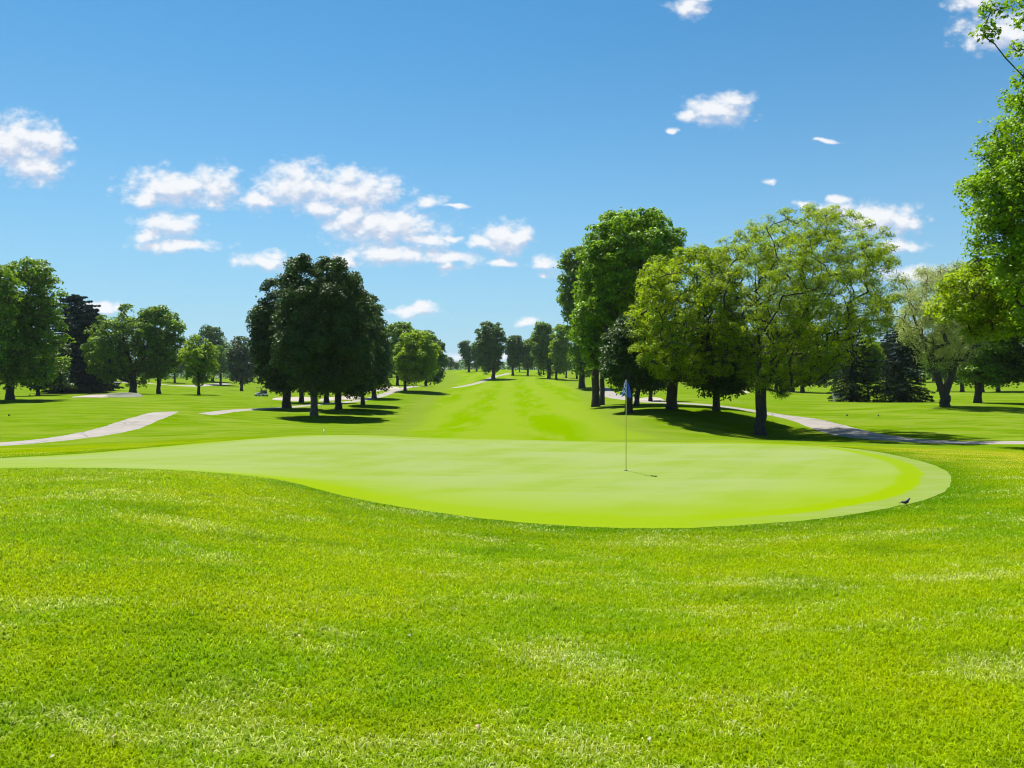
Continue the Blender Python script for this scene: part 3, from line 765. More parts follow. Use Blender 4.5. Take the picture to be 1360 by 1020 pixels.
def conifer(name, label, px, py, d, h_px, w_px, kind, seed, dens=1.0, prof=0.8, base=0.04, group=None, cards=10000, size=0.16, tr=0.2, shapeless=0.15):
    k = d / F; x, y = (px - 680) / F * d, d; H = h_px * k; Wd = w_px * k / 2
    root = empty(name, (x, y, hz(x, y))); tag(root, label, 'tree', group)
    rnd = np.random.RandomState(seed); segs = []
    npt = 9
    for i in range(npt):
        f0, f1 = i / npt, (i + 1) / npt
        segs.append((np.array((0, 0, H * f0 - (0.2 if i == 0 else 0))), np.array((0, 0, H * f1)), max(tr * (1 - f0), 0.02), max(tr * (1 - f1), 0.015)))
    Cs, Os, cl = [], [], []
    nb = int(190 * dens); 
    for i in range(nb):
        f = base + (1 - base) * (i / nb) ** 1.15; z = H * f
        Lb = Wd * (1 - f) ** prof * rnd.uniform(0.72, 1.0 + shapeless) + 0.10
        if f < 0.18: Lb *= 0.80 + f
        az = i * 2.39996 + rnd.normal(0, 0.3); dr = np.array((math.cos(az), math.sin(az), 0))
        rise = 0.25 * (f - 0.35) - 0.10; p = np.array((0, 0, z)); prev = p
        m_ = 5; pts_ = [p]
        for q in range(1, m_ + 1):
            g = q / m_; pts_.append(p + dr * Lb * g + np.array((0, 0, (rise * g - 0.16 * g * g + 0.10 * g ** 4) * Lb)))
        for q in range(m_): segs.append((pts_[q], pts_[q + 1], max(0.035 * (1 - q / m_), 0.01), max(0.03 * (1 - (q + 1) / m_), 0.006)))
        n = int(cards / nb * (0.3 + 1.1 * Lb / Wd)); g = rnd.rand(n) ** 0.7; side = rnd.uniform(-1, 1, n) * Lb * 0.26 * (1.15 - g)
        perp = np.array((-dr[1], dr[0], 0)); idx = np.minimum((g * m_).astype(int), m_ - 1); fr = g * m_ - idx; PA = np.array(pts_)
        c_ = PA[idx] * (1 - fr[:, None]) + PA[idx + 1] * fr[:, None] + perp * side[:, None]
        c_[:, 2] += rnd.normal(-0.04, 0.05, n) - np.abs(side) * 0.25
        Cs.append(c_); Os.append(np.tile(dr * 0.5, (n, 1))); cl.append(np.full(n, rnd.rand()))
    skeleton_mesh('trunk', segs, BARK, root)
    leaf_mesh('crown', np.concatenate(Cs), np.concatenate(Os), size, rnd, L[kind], root, np.concatenate(cl), aspect=0.32, updir=0.5)
    return root

if True:
    # --- left of the picture
    tree('maple_tree', 'broad leafy tree at the left edge of the picture, its crown cut by the frame', 13, 532, 88,
         [(347,20,48),(360,5,75),(375,0,84),(400,-8,86),(430,-14,88),(460,-16,91),(485,-14,92),(505,-5,82),(515,8,60)], 'oak', 11, leaf=0.34, nleaf=15000, ncl=110, rc=1.15, tr=0.42, inner=0.2)
    tree('maple_tree', 'trunk half out of frame at the extreme left beside the broad leafy tree', -8, 536, 82,
         [(352,-40,10),(370,-70,22),(400,-85,28),(440,-90,26),(480,-85,20),(505,-70,10)], 'oak', 12, leaf=0.36, nleaf=8000, ncl=80, rc=1.2, tr=0.42, inner=0.2)
    tree('shrubby_tree', 'dark low understory tree behind the leftmost trunks', 50, 527, 108,
         [(440,25,60),(460,10,85),(485,0,95),(505,0,100),(518,6,96)], 'maple', 13, leaf=0.36, nleaf=6000, ncl=55, rc=1.2, tr=0.25, inner=0.25)
    conifer('pine_tree', 'dark blue-green pine between the leftmost trees and the bunker', 101, 526, 124, 130, 92, 'pine', 14, cards=46000, size=0.42, prof=0.32, tr=0.3, shapeless=0.35)
    conifer('pine_tree', 'second dark pine with light low boughs, just left of the thick oak trunk', 122, 525, 134, 108, 66, 'pine', 15, cards=30000, size=0.42, prof=0.36, tr=0.25, shapeless=0.4)
    tree('oak_tree', 'rounded oak with a thick trunk beside the left bunker', 176, 523.5, 118,
         [(407,160,192),(418,140,205),(435,122,210),(455,114,212),(475,113,212),(492,120,208),(505,132,203),(511,150,195)], 'oak', 16, leaf=0.36, nleaf=13000, ncl=95, rc=1.15, tr=0.50, inner=0.2)
    tree('oak_tree', 'oak with a slimmer trunk, touching the right side of the rounded oak', 211, 524, 120,
         [(406,200,228),(420,190,240),(440,184,247),(460,184,250),(480,188,246),(497,195,232),(505,203,222)], 'oak', 17, leaf=0.38, nleaf=9000, ncl=75, rc=1.1, tr=0.30, inner=0.2)
    tree('young_tree', 'small yellow-green round tree alone right of the two oaks', 264, 524, 112,
         [(445,255,272),(455,243,284),(470,238,291),(485,240,292),(498,246,288),(508,255,280)], 'lime', 18, leaf=0.30, nleaf=5500, ncl=55, rc=0.8, tr=0.20, inner=0.1)
    tree('maple_tree', 'compact dark tree on the lawn left of the big dark maples', 321, 519, 210,
         [(447,312,330),(457,302,340),(472,297,345),(490,299,345),(503,306,338),(511,314,330)], 'maple', 19, leaf=0.55, nleaf=5500, ncl=60, rc=1.5, tr=0.40, inner=0.25)
    # --- the dark maple grove
    tree('maple_tree', 'largest dark domed maple, on a pale grey trunk at the front of the grove', 417, 553, 65,
         [(348,402,452),(355,386,466),(367,376,480),(385,370,492),(410,372,494),(440,368,500),(470,368,502),(495,374,494),(512,388,478),(522,400,462)], 'maple', 21, leaf=0.22, nleaf=48000, ncl=240, rc=0.76, tr=0.30, bark=BARKG, inner=0.4, shell=0.30, forks=2, depthk=1.25, crown_off=-1.0)
    tree('maple_tree', 'dark maple with a short thick trunk forming the left shoulder of the grove', 381, 540, 80,
         [(373,366,400),(385,352,412),(405,341,418),(430,335,420),(455,334,420),(480,337,418),(500,343,410),(516,355,400)], 'maple', 22, leaf=0.26, nleaf=28000, ncl=150, rc=0.90, tr=0.42, inner=0.35, shell=0.32, depthk=1.2, crown_off=-1.0)
    tree('maple_tree', 'dark maple on a forked trunk right of the pale grey trunk in the grove', 449, 543, 78,
         [(380,440,480),(395,425,500),(420,418,510),(450,414,514),(480,416,514),(505,424,506),(522,436,490)], 'maple', 23, leaf=0.26, nleaf=25000, ncl=140, rc=0.90, tr=0.34, inner=0.35, shell=0.32, forks=2, fork=1.6, depthk=1.2, crown_off=-1.5)
    tree('maple_tree', 'slim-trunked maple at the right shoulder of the dark grove', 482, 537, 86,
         [(392,470,500),(402,462,508),(425,455,515),(455,452,518),(485,455,518),(507,462,512),(520,470,498)], 'maple', 24, leaf=0.30, nleaf=15000, ncl=95, rc=0.95, tr=0.22, inner=0.35, shell=0.32)
    tree('maple_tree', 'maple trunk standing in front of the sand, left of the pale grey trunk', 400, 534, 96,
         [(390,385,420),(420,372,430),(455,368,432),(490,374,428),(512,384,416)], 'maple', 25, leaf=0.34, nleaf=8000, ncl=60, rc=1.1, tr=0.28, inner=0.3)
    tree('maple_tree', 'maple trunk seen just right of the pale grey trunk with sand on both sides', 434, 535, 94,
         [(400,420,450),(430,408,462),(465,405,466),(495,410,460),(514,420,448)], 'maple', 26, leaf=0.34, nleaf=8000, ncl=60, rc=1.1, tr=0.30, inner=0.3)
    tree('maple_tree', 'hindmost maple of the grove with low boughs at its right end', 497, 529, 112,
         [(420,488,506),(440,476,516),(470,470,522),(500,472,523),(517,480,515)], 'maple', 27, leaf=0.38, nleaf=7000, ncl=60, rc=1.1, tr=0.34, inner=0.3)
    # --- right of the grove
    tree('lime_tree', 'bright yellow-green tree on a slim trunk at the left side of the fairway', 538, 520.5, 130,
         [(441,545,562),(450,532,578),(462,522,586),(478,516,589),(492,518,588),(504,526,578),(511,534,560)], 'lime', 31, leaf=0.42, nleaf=11000, ncl=90, rc=1.2, tr=0.26, inner=0.15)
    tree('oak_tree', 'mid green tree between the dark maple grove and the bright yellow-green tree', 528, 513, 160,
         [(431,520,540),(440,512,556),(456,508,566),(475,508,568),(492,511,560),(503,518,548)], 'oak', 32, leaf=0.50, nleaf=8000, ncl=70, rc=1.5, tr=0.3, inner=0.2)
    tree('oak_tree', 'grey-green tree showing behind the right side of the bright yellow-green tree', 566, 512, 175,
         [(437,552,572),(447,546,585),(462,545,592),(480,546,594),(495,550,592),(505,556,582)], 'far', 33, leaf=0.52, nleaf=8000, ncl=70, rc=1.5, tr=0.35, inner=0.25)
    # --- centre, far down the fairway
    tree('oak_tree', 'big rounded tree standing alone in the middle distance of the fairway', 655.5, 503, 231,
         [(427,645,662),(432,635,669),(442,629,673),(458,627,674),(472,629,673),(485,634,669),(493,643,664)], 'far', 41, leaf=0.55, nleaf=12000, ncl=110, rc=1.35, tr=0.55, inner=0.3)
    tree('oak_tree', 'tree immediately right of the big rounded fairway tree', 681, 499, 264,
         [(447,676,690),(455,671,695),(467,670,696),(480,673,694),(489,677,688)], 'far', 42, leaf=0.62, nleaf=5500, ncl=55, rc=1.5, tr=0.4, inner=0.25)
    tree('oak_tree', 'smaller tree in the far row, second right of the big rounded fairway tree', 701, 498.5, 266,
         [(451,698,710),(460,692,713),(472,690,714),(484,692,712),(491,697,707)], 'oak', 43, leaf=0.62, nleaf=4500, ncl=50, rc=1.5, tr=0.35, inner=0.25)
    tree('oak_tree', 'dense tree reaching low to the ground left of the tall right-hand trees', 729, 503, 240,
         [(428,714,724),(436,707,734),(450,704,738),(468,704,740),(485,708,740),(499,714,736)], 'oak', 44, leaf=0.58, nleaf=8500, ncl=80, rc=1.4, tr=0.55, inner=0.3)
    tree('oak_tree', 'yellowish tree on a slim trunk tucked against the tall right-hand trees', 739, 503, 228,
         [(430,736,752),(440,730,760),(460,728,764),(480,730,762),(493,735,752)], 'lime', 45, leaf=0.55, nleaf=6500, ncl=60, rc=1.4, tr=0.35, inner=0.2)
    tree('oak_tree', 'thin open-crowned tree far off, left of the big rounded fairway tree', 623, 494.5, 330,
         [(453,616,624),(458,609,625),(468,609,626),(478,614,627),(487,618,628)], 'far', 46, leaf=0.7, nleaf=2600, ncl=40, rc=1.6, tr=0.5, inner=0.15)
    tree('oak_tree', 'tree showing behind the left side of the big rounded fairway tree', 633, 494, 340,
         [(456,626,640),(466,622,646),(478,622,648),(488,626,644)], 'far', 47, leaf=0.75, nleaf=3000, ncl=40, rc=1.9, tr=0.4, inner=0.2)
    tree('young_tree', 'tiny bright tree low in front of the big rounded fairway tree', 643, 496, 290,
         [(479,641,647),(484,638,651),(490,639,650),(493,642,648)], 'lime', 48, leaf=0.5, nleaf=900, ncl=20, rc=0.9, tr=0.12)
    # --- right-hand grove
    tree('plane_tree', 'dark tall narrow tree at the left edge of the right-hand grove', 773, 515, 125,
         [(330,752,775),(342,742,785),(365,738,790),(400,738,795),(430,744,795),(460,752,795),(485,756,794),(502,762,788)], 'oak', 51, leaf=0.40, nleaf=14000, ncl=120, rc=1.2, tr=0.48, inner=0.3)
    tree('plane_tree', 'tallest tree of the right-hand grove, with a straight trunk and billowing mid green crown', 791, 540, 65,
         [(287,815,858),(296,795,880),(310,778,898),(330,766,904),(355,762,902),(385,758,890),(415,754,870),(445,756,850),(475,768,830),(500,778,815)], 'tall', 52, leaf=0.27, nleaf=36000, ncl=230, rc=0.90, tr=0.32, inner=0.25, shell=0.34, crown_off=-1.5, depthk=1.1)
    tree('plane_tree', 'thin trunk directly right of the tallest grove tree, its crown merging with it', 799, 536, 70,
         [(360,795,850),(400,785,860),(440,780,850),(475,785,830),(498,792,815)], 'tall', 53, leaf=0.30, nleaf=8000, ncl=60, rc=1.1, tr=0.22, inner=0.25, lean=(0.5, 0))
    tree('locust_tree', 'yellow-green feathery tree on a V-shaped trunk left of the large lone locust', 892, 543, 51,
         [(346,878,925),(356,850,950),(370,830,962),(390,822,966),(415,818,966),(440,820,964),(465,824,960),(490,838,950),(508,862,930)], 'locust', 54, leaf=0.15, nleaf=66000, ncl=430, rc=0.56, tr=0.36, inner=0.06, forks=3, fork=1.5, shell=0.42, thin=1.5, aspect=0.5, crown_off=-3.8, depthk=1.45)
    tree('maple_tree', 'dark maple directly behind the golf flag', 835, 548, 50,
         [(418,838,862),(430,818,878),(450,805,888),(475,800,892),(500,803,888),(516,815,868)], 'maple', 55, leaf=0.22, nleaf=14000, ncl=100, rc=0.75, tr=0.24, inner=0.35, shell=0.32, crown_off=1.5, depthk=1.2)
    tree('maple_tree', 'dark maple on a leaning trunk just right of the golf flag', 845, 538, 60,
         [(440,842,880),(460,830,895),(485,828,900),(508,838,890),(518,845,875)], 'maple', 56, leaf=0.26, nleaf=9000, ncl=70, rc=0.85, tr=0.20, inner=0.35, lean=(1.2, 0))
    tree('maple_tree', 'small dark tree farther back between the golf flag and the V-shaped trunk', 864, 533, 78,
         [(455,858,890),(475,850,900),(498,850,902),(513,858,890)], 'maple', 57, leaf=0.30, nleaf=5000, ncl=50, rc=0.9, tr=0.20, inner=0.3)
    tree('maple_tree', 'dark low-boughed maple between the V-shaped trunk and the large lone locust', 951, 545, 51,
         [(432,930,975),(450,915,990),(475,905,1000),(500,902,1000),(515,912,992),(522,930,975)], 'maple', 58, leaf=0.22, nleaf=16000, ncl=110, rc=0.75, tr=0.24, inner=0.35, shell=0.34, crown_off=-1.5, depthk=1.35)
    tree('locust_tree', 'large lone locust with lacy crown and dark trunk close behind the green', 1010, 578, 43,
         [(288,1020,1070),(294,995,1110),(306,965,1135),(325,945,1155),(350,934,1170),(380,932,1178),(410,936,1180),(440,945,1170),(465,955,1145),(490,965,1110),(508,975,1080),(525,990,1050)], 'locust', 59,
         leaf=0.105, nleaf=120000, ncl=900, rc=0.46, tr=0.30, inner=0.12, forks=4, fork=2.7, shell=0.50, thin=2.0, aspect=0.5, depthk=1.4, twig=0.008, crown_off=-0.5)
    # dark tree line behind the locust
    tree('oak_tree', 'background tree with trunk showing leftmost of four behind the large locust', 1031, 520, 126,
         [(440,1015,1050),(460,1002,1062),(485,1000,1064),(505,1008,1052)], 'maple', 61, leaf=0.40, nleaf=6500, ncl=60, rc=1.2, tr=0.28, inner=0.3)
    tree('oak_tree', 'background tree with trunk second of four behind the large locust', 1039, 519.5, 132,
         [(436,1030,1060),(455,1018,1075),(485,1015,1078),(505,1025,1066)], 'maple', 62, leaf=0.42, nleaf=5500, ncl=55, rc=1.2, tr=0.28, inner=0.3)
    tree('oak_tree', 'background tree with the thickest of four trunks behind the large locust', 1051, 522, 120,
         [(430,1045,1080),(450,1030,1095),(480,1026,1100),(503,1035,1085)], 'oak', 63, leaf=0.40, nleaf=7500, ncl=65, rc=1.2, tr=0.42, inner=0.3)
    tree('maple_tree', 'dark spreading tree rightmost of four behind the large locust, beside the tall spruce', 1066, 523, 118,
         [(455,1060,1090),(470,1048,1105),(490,1044,1112),(508,1052,1110),(514,1062,1100)], 'maple', 64, leaf=0.38, nleaf=7500, ncl=65, rc=1.1, tr=0.32, inner=0.3)
    conifer('spruce_tree', 'tall pointed dark spruce in the gap right of the large locust', 1131, 533, 85, 122, 74, 'spruce', 65, cards=19000, size=0.24, prof=0.72, tr=0.25)
    tree('young_tree', 'small bright green tree squeezed between two dark spruces', 1153, 532, 88,
         [(448,1146,1160),(458,1138,1170),(475,1134,1174),(495,1136,1173),(512,1142,1166)], 'lime', 66, leaf=0.24, nleaf=6500, ncl=60, rc=0.75, tr=0.14, inner=0.2)
    conifer('spruce_tree', 'broad dark spruce left of the pale tree with the double trunk', 1197, 533, 82, 112, 86, 'spruce', 67, cards=22000, size=0.25, prof=0.62, tr=0.25, shapeless=0.25)
    conifer('spruce_tree', 'far spruce top showing between two nearer dark spruces', 1178, 527, 108, 128, 52, 'spruce', 68, cards=8000, size=0.28, prof=0.7, tr=0.2)
    tree('pale_tree', 'pale silvery-green open tree on a double trunk at the right', 1256, 541.5, 62,
         [(352,1238,1290),(358,1215,1320),(368,1195,1335),(382,1183,1340),(400,1178,1338),(425,1180,1330),(450,1195,1320),(470,1215,1300),(485,1230,1285)], 'willow', 69, leaf=0.17, nleaf=42000, ncl=260, rc=0.75, tr=0.36, bark=BARK, inner=0.04, forks=2, fork=0.9, shell=0.45, droop=1.0, thin=1.5, aspect=0.35)
    tree('maple_tree', 'dark tree with flared trunk foot right of the pale double-trunked tree', 1299, 535.5, 73,
         [(395,1290,1340),(415,1272,1365),(440,1262,1380),(470,1260,1385),(495,1268,1378),(511,1280,1360)], 'oak', 70, leaf=0.27, nleaf=19000, ncl=130, rc=0.9, tr=0.32, inner=0.3, forks=2)
    tree('maple_tree', 'dark tree at the right edge of the picture, low crown over the far lawn', 1392, 537, 70,
         [(400,1370,1420),(425,1345,1450),(460,1335,1465),(490,1338,1460),(508,1350,1440)], 'maple', 71, leaf=0.28, nleaf=12000, ncl=90, rc=1.0, tr=0.32, inner=0.3)
    for i, (px, py, d, ol, kd, lab) in enumerate((
        (1247, 520, 132, [(440,1236,1262),(458,1224,1272),(482,1222,1274),(505,1232,1262)], 'oak', 'background tree whose trunk shows just left of the pale double trunk'),
        (1278, 521, 128, [(436,1268,1296),(455,1255,1305),(482,1252,1308),(506,1262,1296)], 'oak', 'background tree whose trunk shows just right of the pale double trunk'),
        (1305, 522, 125, [(440,1296,1322),(458,1284,1332),(484,1282,1334),(506,1292,1322)], 'maple', 'background tree seen behind the flared trunk foot'),
        (1326, 521, 128, [(452,1318,1340),(468,1305,1350),(488,1303,1352),(507,1312,1342)], 'oak', 'background tree nearest the right edge, on the far lawn'))):
        tree('oak_tree', lab, px, py, d, ol, kd, 80 + i, leaf=0.42, nleaf=5000, ncl=50, rc=1.2, tr=0.30, inner=0.25)
    tree('ash_tree', 'tall bright green tree whose crown rises highest along the right edge', 1490, 612, 24,
         [(125, 1384, 1440), (138, 1334, 1500), (165, 1314, 1560), (200, 1302, 1600), (250, 1286, 1610), (300, 1292, 1610), (350, 1296, 1600), (385, 1312, 1570), (415, 1342, 1530), (432, 1382, 1490)], 'near', 90, crown_off=0.0,
         leaf=0.125, nleaf=90000, ncl=380, rc=0.66, tr=0.30, inner=0.05, forks=3, fork=3.2, shell=0.42, thin=1.5, twig=0.008)
    tree('ash_tree', 'nearest tree, out of frame but for leafy sprigs in the top right corner', 1640, 640, 19,
         [(-420,1560,1760),(-320,1470,1860),(-220,1420,1900),(-120,1390,1920),(-40,1352,1930),(20,1325,1930),(70,1328,1930),(86,1385,1920),(112,1348,1920),(142,1340,1900),(165,1430,1880),(260,1520,1840)], 'near', 92,
         leaf=0.12, nleaf=80000, ncl=460, rc=0.50, tr=0.30, inner=0.05, forks=3, fork=3.2, shell=0.42, thin=1.5, twig=0.008)
    tree('ash_tree', 'yellow-green low tree reaching in from the right edge before the pale double trunk', 1412, 600, 30,
         [(356,1290,1400),(366,1262,1430),(382,1248,1450),(400,1240,1460),(418,1244,1460),(435,1256,1450),(448,1275,1430),(458,1310,1400)], 'locust', 91, leaf=0.13, nleaf=34000, ncl=170, rc=0.52, tr=0.16, inner=0.08, lean=(-0.5, 0), fork=3.4)


# rows of trees far beyond: copies of three small ones
def copy_tree(o):
    c = o.copy(); COL.objects.link(c)
    for ch in o.children:
        k = ch.copy(); COL.objects.link(k); k.parent = c
    return c
protos = []
for i, kd in enumerate(('far', 'oak', 'maple')):
    r_ = empty('distant_tree', (0, 0, 0)); 
    tree_parts(r_, 12, [(12, -1.2, 1.4), (11, -3.2, 3), (9, -4.6, 4.4), (6.5, -5, 5), (4, -4.2, 4.4), (2.6, -2.4, 2.2)], 200 + i, kd, leaf=0.62, nleaf=3600, ncl=50, rc=1.4, tr=0.32, inner=0.25)
    protos.append(r_)
far_spots = [(232,505,236,44,0),(282,503,262,72,0),(293,508,240,50,1),(271,505,268,40,1),(248,503,285,50,0),(150,508,235,45,1),(308,504,300,45,0),(135,508,262,50,0),
             (196,505,280,40,2),(20,508,250,50,1),(345,511,285,42,1),(365,512,262,48,0),(520,506,300,45,1),(506,508,270,40,0),(470,510,255,45,2),
             (598,494,420,18,0),(606,493.5,440,14,1),(590,494,400,22,0),(690,495,330,26,0),(715,496,320,30,2),(722,496,300,34,1),(752,499,270,40,2),(766,500,262,52,1),
             (822,508,260,50,0),(842,508,275,46,2),(870,508,290,44,0),(905,508,270,42,1),(935,508,260,46,2),(975,508,255,42,0),(1003,509,270,50,2),
             (1085,510,240,60,0),(1110,509,255,56,2),(1020,508,280,60,1),(1162,510,230,62,1),(1218,508,240,66,0),(1240,508,262,62,2),(1268,508,235,58,1),(1290,507,280,60,0),(1318,508,242,55,2),(1345,508,250,52,1),(1368,508,262,55,0)]
used = [False] * 3
rng = random.Random(5)
for (px, py, d, hp, ki) in far_spots:
    o = protos[ki] if not used[ki] else copy_tree(protos[ki]); used[ki] = True
    x, y = (px - 680) / F * d, d
    o.location = (x, y, hz(x, y)); s = hp * d / F / 12.0 * rng.uniform(0.95, 1.05)
    o.rotation_euler = (0, 0, rng.uniform(0, 6.28)); o.scale = (s * rng.uniform(0.85, 1.1), s * rng.uniform(0.85, 1.1), s)
    lab, gr = (('small distant tree on the far lawn left of the dark maple grove', 'distant trees left of the maple grove') if px < 400 else
               ('small distant tree seen under and behind the dark maple grove', 'distant trees behind the maple grove') if px < 530 else
               ('tiny distant tree on the skyline where the fairway ends', 'distant trees at the end of the fairway') if px < 800 else
               ('small distant tree between the trunks of the right-hand grove', 'distant trees behind the right-hand grove') if px < 1010 else
               ('small distant tree beyond the spruces and the pale tree at the right', 'distant trees at the far right'))
    tag(o, lab, 'tree', gr)

# far-off wood that closes the horizon
def far_wood():
    rnd = np.random.RandomState(77); C = []; n = 30000
    th = rnd.uniform(R(-44), R(44), n); r = rnd.uniform(470, 560, n)
    x, y = np.sin(th) * r, np.cos(th) * r
    top = 6.5 + 2.2 * np.sin(th * 43) + 1.6 * np.sin(th * 97 + 1) + 1.3 * np.sin(th * 211 + 2)
    z = height(x, y) + top * rnd.rand(n) ** 0.7
    c = np.column_stack([x, y, z])
    o = leaf_mesh('far_wood', c, np.tile((0, -0.4, 0.5), (n, 1)), 2.2, rnd, L['far'], None, rnd.rand(n) * 0.6)
    tag(o, 'far-off belt of woodland closing the horizon', 'woods', kind='stuff')
far_wood()

# ------------------------------------------------------------------ grass blades of the near lawn
def blade_mat():
    m, t, b = new_mat('grass_blades')
    tg = t.nodes.new('ShaderNodeGroup'); tg.node_tree = TURF
    at = N(t, 'ShaderNodeAttribute', attribute_name='tint'); ah = N(t, 'ShaderNodeAttribute', attribute_name='up')
    c = mix_n(t, 1.0, tg.outputs[0], mix_n(t, at.outputs['Fac'], (0.68, 0.74, 0.5), (1.38, 1.30, 1.1)), 'MULTIPLY')
    dryb = smooth_n(t, math_n(t, 'ADD', at.outputs['Fac'], math_n(t, 'MULTIPLY', tg.outputs[1], 0.42)), 0.97, 1.03, 0, 0.9)
    c = mix_n(t, dryb, c, (0.52, 0.56, 0.24))  # dry blades, and pale glints on others put into the colour
    t.links.new(c, b.inputs['Base Color']); b.inputs['Roughness'].default_value = 0.5; b.inputs['Specular IOR Level'].default_value = 0.04
    tr = N(t, 'ShaderNodeBsdfTranslucent'); t.links.new(mix_n(t, 1.0, c, (1.25, 1.25, 0.5), 'MULTIPLY'), tr.inputs[0])
    mx = N(t, 'ShaderNodeMixShader'); mx.inputs[0].default_value = 0.42
    t.links.new(b.outputs[0], mx.inputs[1]); t.links.new(tr.outputs[0], mx.inputs[2]); t.links.new(mx.outputs[0], t.nodes['Material Output'].inputs[0])
    return m
def grass():
    rnd = np.random.RandomState(3); X = []; Y = []
    edges = np.concatenate([np.arange(1.2, 8, 0.25), np.arange(8, 27.0, 0.5)])
    for a, b_ in zip(edges[:-1], edges[1:]):
        mid = (a + b_) / 2; dens = 6800 * min(1.0, (3.4 / mid) ** 1.45) * min(1, max(0.1, (27 - mid) / 8))
        half = 0.72 * b_ + 0.3; n = int(dens * 2 * half * (b_ - a))
        X.append(rnd.uniform(-half, half, n)); Y.append(rnd.uniform(a, b_, n))
        m2 = int(dens * 0.45 * 2 * 5.5 * (b_ - a)); xs = rnd.uniform(half, half + 5.5, m2) * rnd.choice((-1, 1), m2)
        X.append(xs); Y.append(rnd.uniform(a, b_, m2))
    X = np.concatenate(X); Y = np.concatenate(Y)
    # clumpiness
    ins = in_poly(X, Y, gpoly); dg = poly_dist(X, Y, gpoly)
    k = (~ins) & (Y < 27); X, Y, dg = X[k], Y[k], dg[k]
    n = len(X); Z = height(X, Y) - 0.004
    base = np.column_stack([X, Y, Z])
    az = rnd.rand(n) * 2 * np.pi; lean = rnd.uniform(0.35, 1.5, n)
    drr = np.column_stack([np.cos(az), np.sin(az), np.zeros(n)]); side = np.column_stack([-np.sin(az + rnd.normal(0, .5, n)), np.cos(az), np.zeros(n)])
    cl = 0.5 + 0.5 * np.sin(X * 2.1 + np.sin(Y * 1.7) * 2) * np.sin(Y * 2.6 + X * 0.6)
    Hh = (0.026 + 0.018 * rnd.rand(n) + 0.012 * cl) * np.clip(dg / 0.15, 0.6, 1) * np.clip((30 - Y) / 14, 0.15, 1); Hh = Hh[:, None]
    Wd = (0.0017 + 0.00026 * Y + 0.0006 * rnd.rand(n))[:, None]
    up = np.array((0, 0, 1.0))
    m_ = base + up * Hh * 0.6 + drr * Hh * (lean * 0.35)[:, None]
    t_ = base + up * Hh * (1 - 0.42 * lean[:, None]) + drr * Hh * (lean * 1.0)[:, None]
    V = np.stack([base - side * Wd, base + side * Wd, m_ + side * Wd * 0.8, m_ - side * Wd * 0.8, t_], 1).reshape(-1, 3)
    kk = np.arange(n)[:, None] * 5
    o = np_mesh('grass', V, [kk + np.array([[0, 1, 2, 3]]), kk + np.array([[3, 2, 4]])], blade_mat(),
                attrs={'fringe': np.repeat(np.exp(-dg / 0.9), 5), 'tint': np.repeat(rnd.rand(n), 5), 'up': np.tile((0, 0, .6, .6, 1), n)})
    print('blades', n)
    tag(o, 'short bright green rough grass in the foreground', 'grass', kind='stuff')
grass()

# ------------------------------------------------------------------ flagstick in its hole
M_POLE = plain('pale_yellow_fibreglass', (0.62, 0.56, 0.12), 0.35, noise=0.05)
M_WHITE = plain('white_paint', (0.75, 0.75, 0.74), 0.4, noise=0.04)
M_BLACK = plain('black_rubber', (0.018, 0.018, 0.020), 0.6)
def flag_cloth():
    m, t, b = new_mat('flag_cloth')
    tcn = N(t, 'ShaderNodeAttribute', attribute_name='u'); tv = N(t, 'ShaderNodeAttribute', attribute_name='v')
    cm = N(t, 'ShaderNodeCombineXYZ'); t.links.new(tcn.outputs['Fac'], cm.inputs[0]); t.links.new(tv.outputs['Fac'], cm.inputs[1])
    ck = N(t, 'ShaderNodeTexChecker', i_Scale=1.0)
    mp = N(t, 'ShaderNodeVectorMath', operation='MULTIPLY'); mp.inputs[1].default_value = (7, 6, 0); t.links.new(cm.outputs[0], mp.inputs[0])
    t.links.new(mp.outputs[0], ck.inputs['Vector'])
    c = mix_n(t, ck.outputs['Fac'], (0.02, 0.09, 0.42), (0.50, 0.58, 0.70))
    band = smooth_n(t, tcn.outputs['Fac'], 0.52, 0.54)
    c = mix_n(t, band, c, (0.014, 0.055, 0.36))
    t.links.new(c, b.inputs['Base Color']); b.inputs['Roughness'].default_value = 0.7
    tr = N(t, 'ShaderNodeBsdfTranslucent'); t.links.new(c, tr.inputs[0]); mx = N(t, 'ShaderNodeMixShader'); mx.inputs[0].default_value = 0.35
    t.links.new(b.outputs[0], mx.inputs[1]); t.links.new(tr.outputs[0], mx.inputs[2]); t.links.new(mx.outputs[0], t.nodes['Material Output'].inputs[0])
    return m
fxy = hit(831.5, 626)
fb = (fxy[0], fxy[1], hz(*fxy) + 0.018)
fl = empty('flagstick', fb); tag(fl, 'tall thin golf flagstick with limp blue and white flag on the green', 'flagstick')
sc = fxy[1] / F
Hp = 120 * sc
mb = MB(); mb.tube([(0, 0, -0.1), (0, 0, Hp * 0.55), (0.004, 0, Hp)], [0.011, 0.010, 0.008], 10); mb.ball((0.004, 0, Hp + 0.006), 0.011)
mb.build('pole', M_POLE, fl, smooth=True)
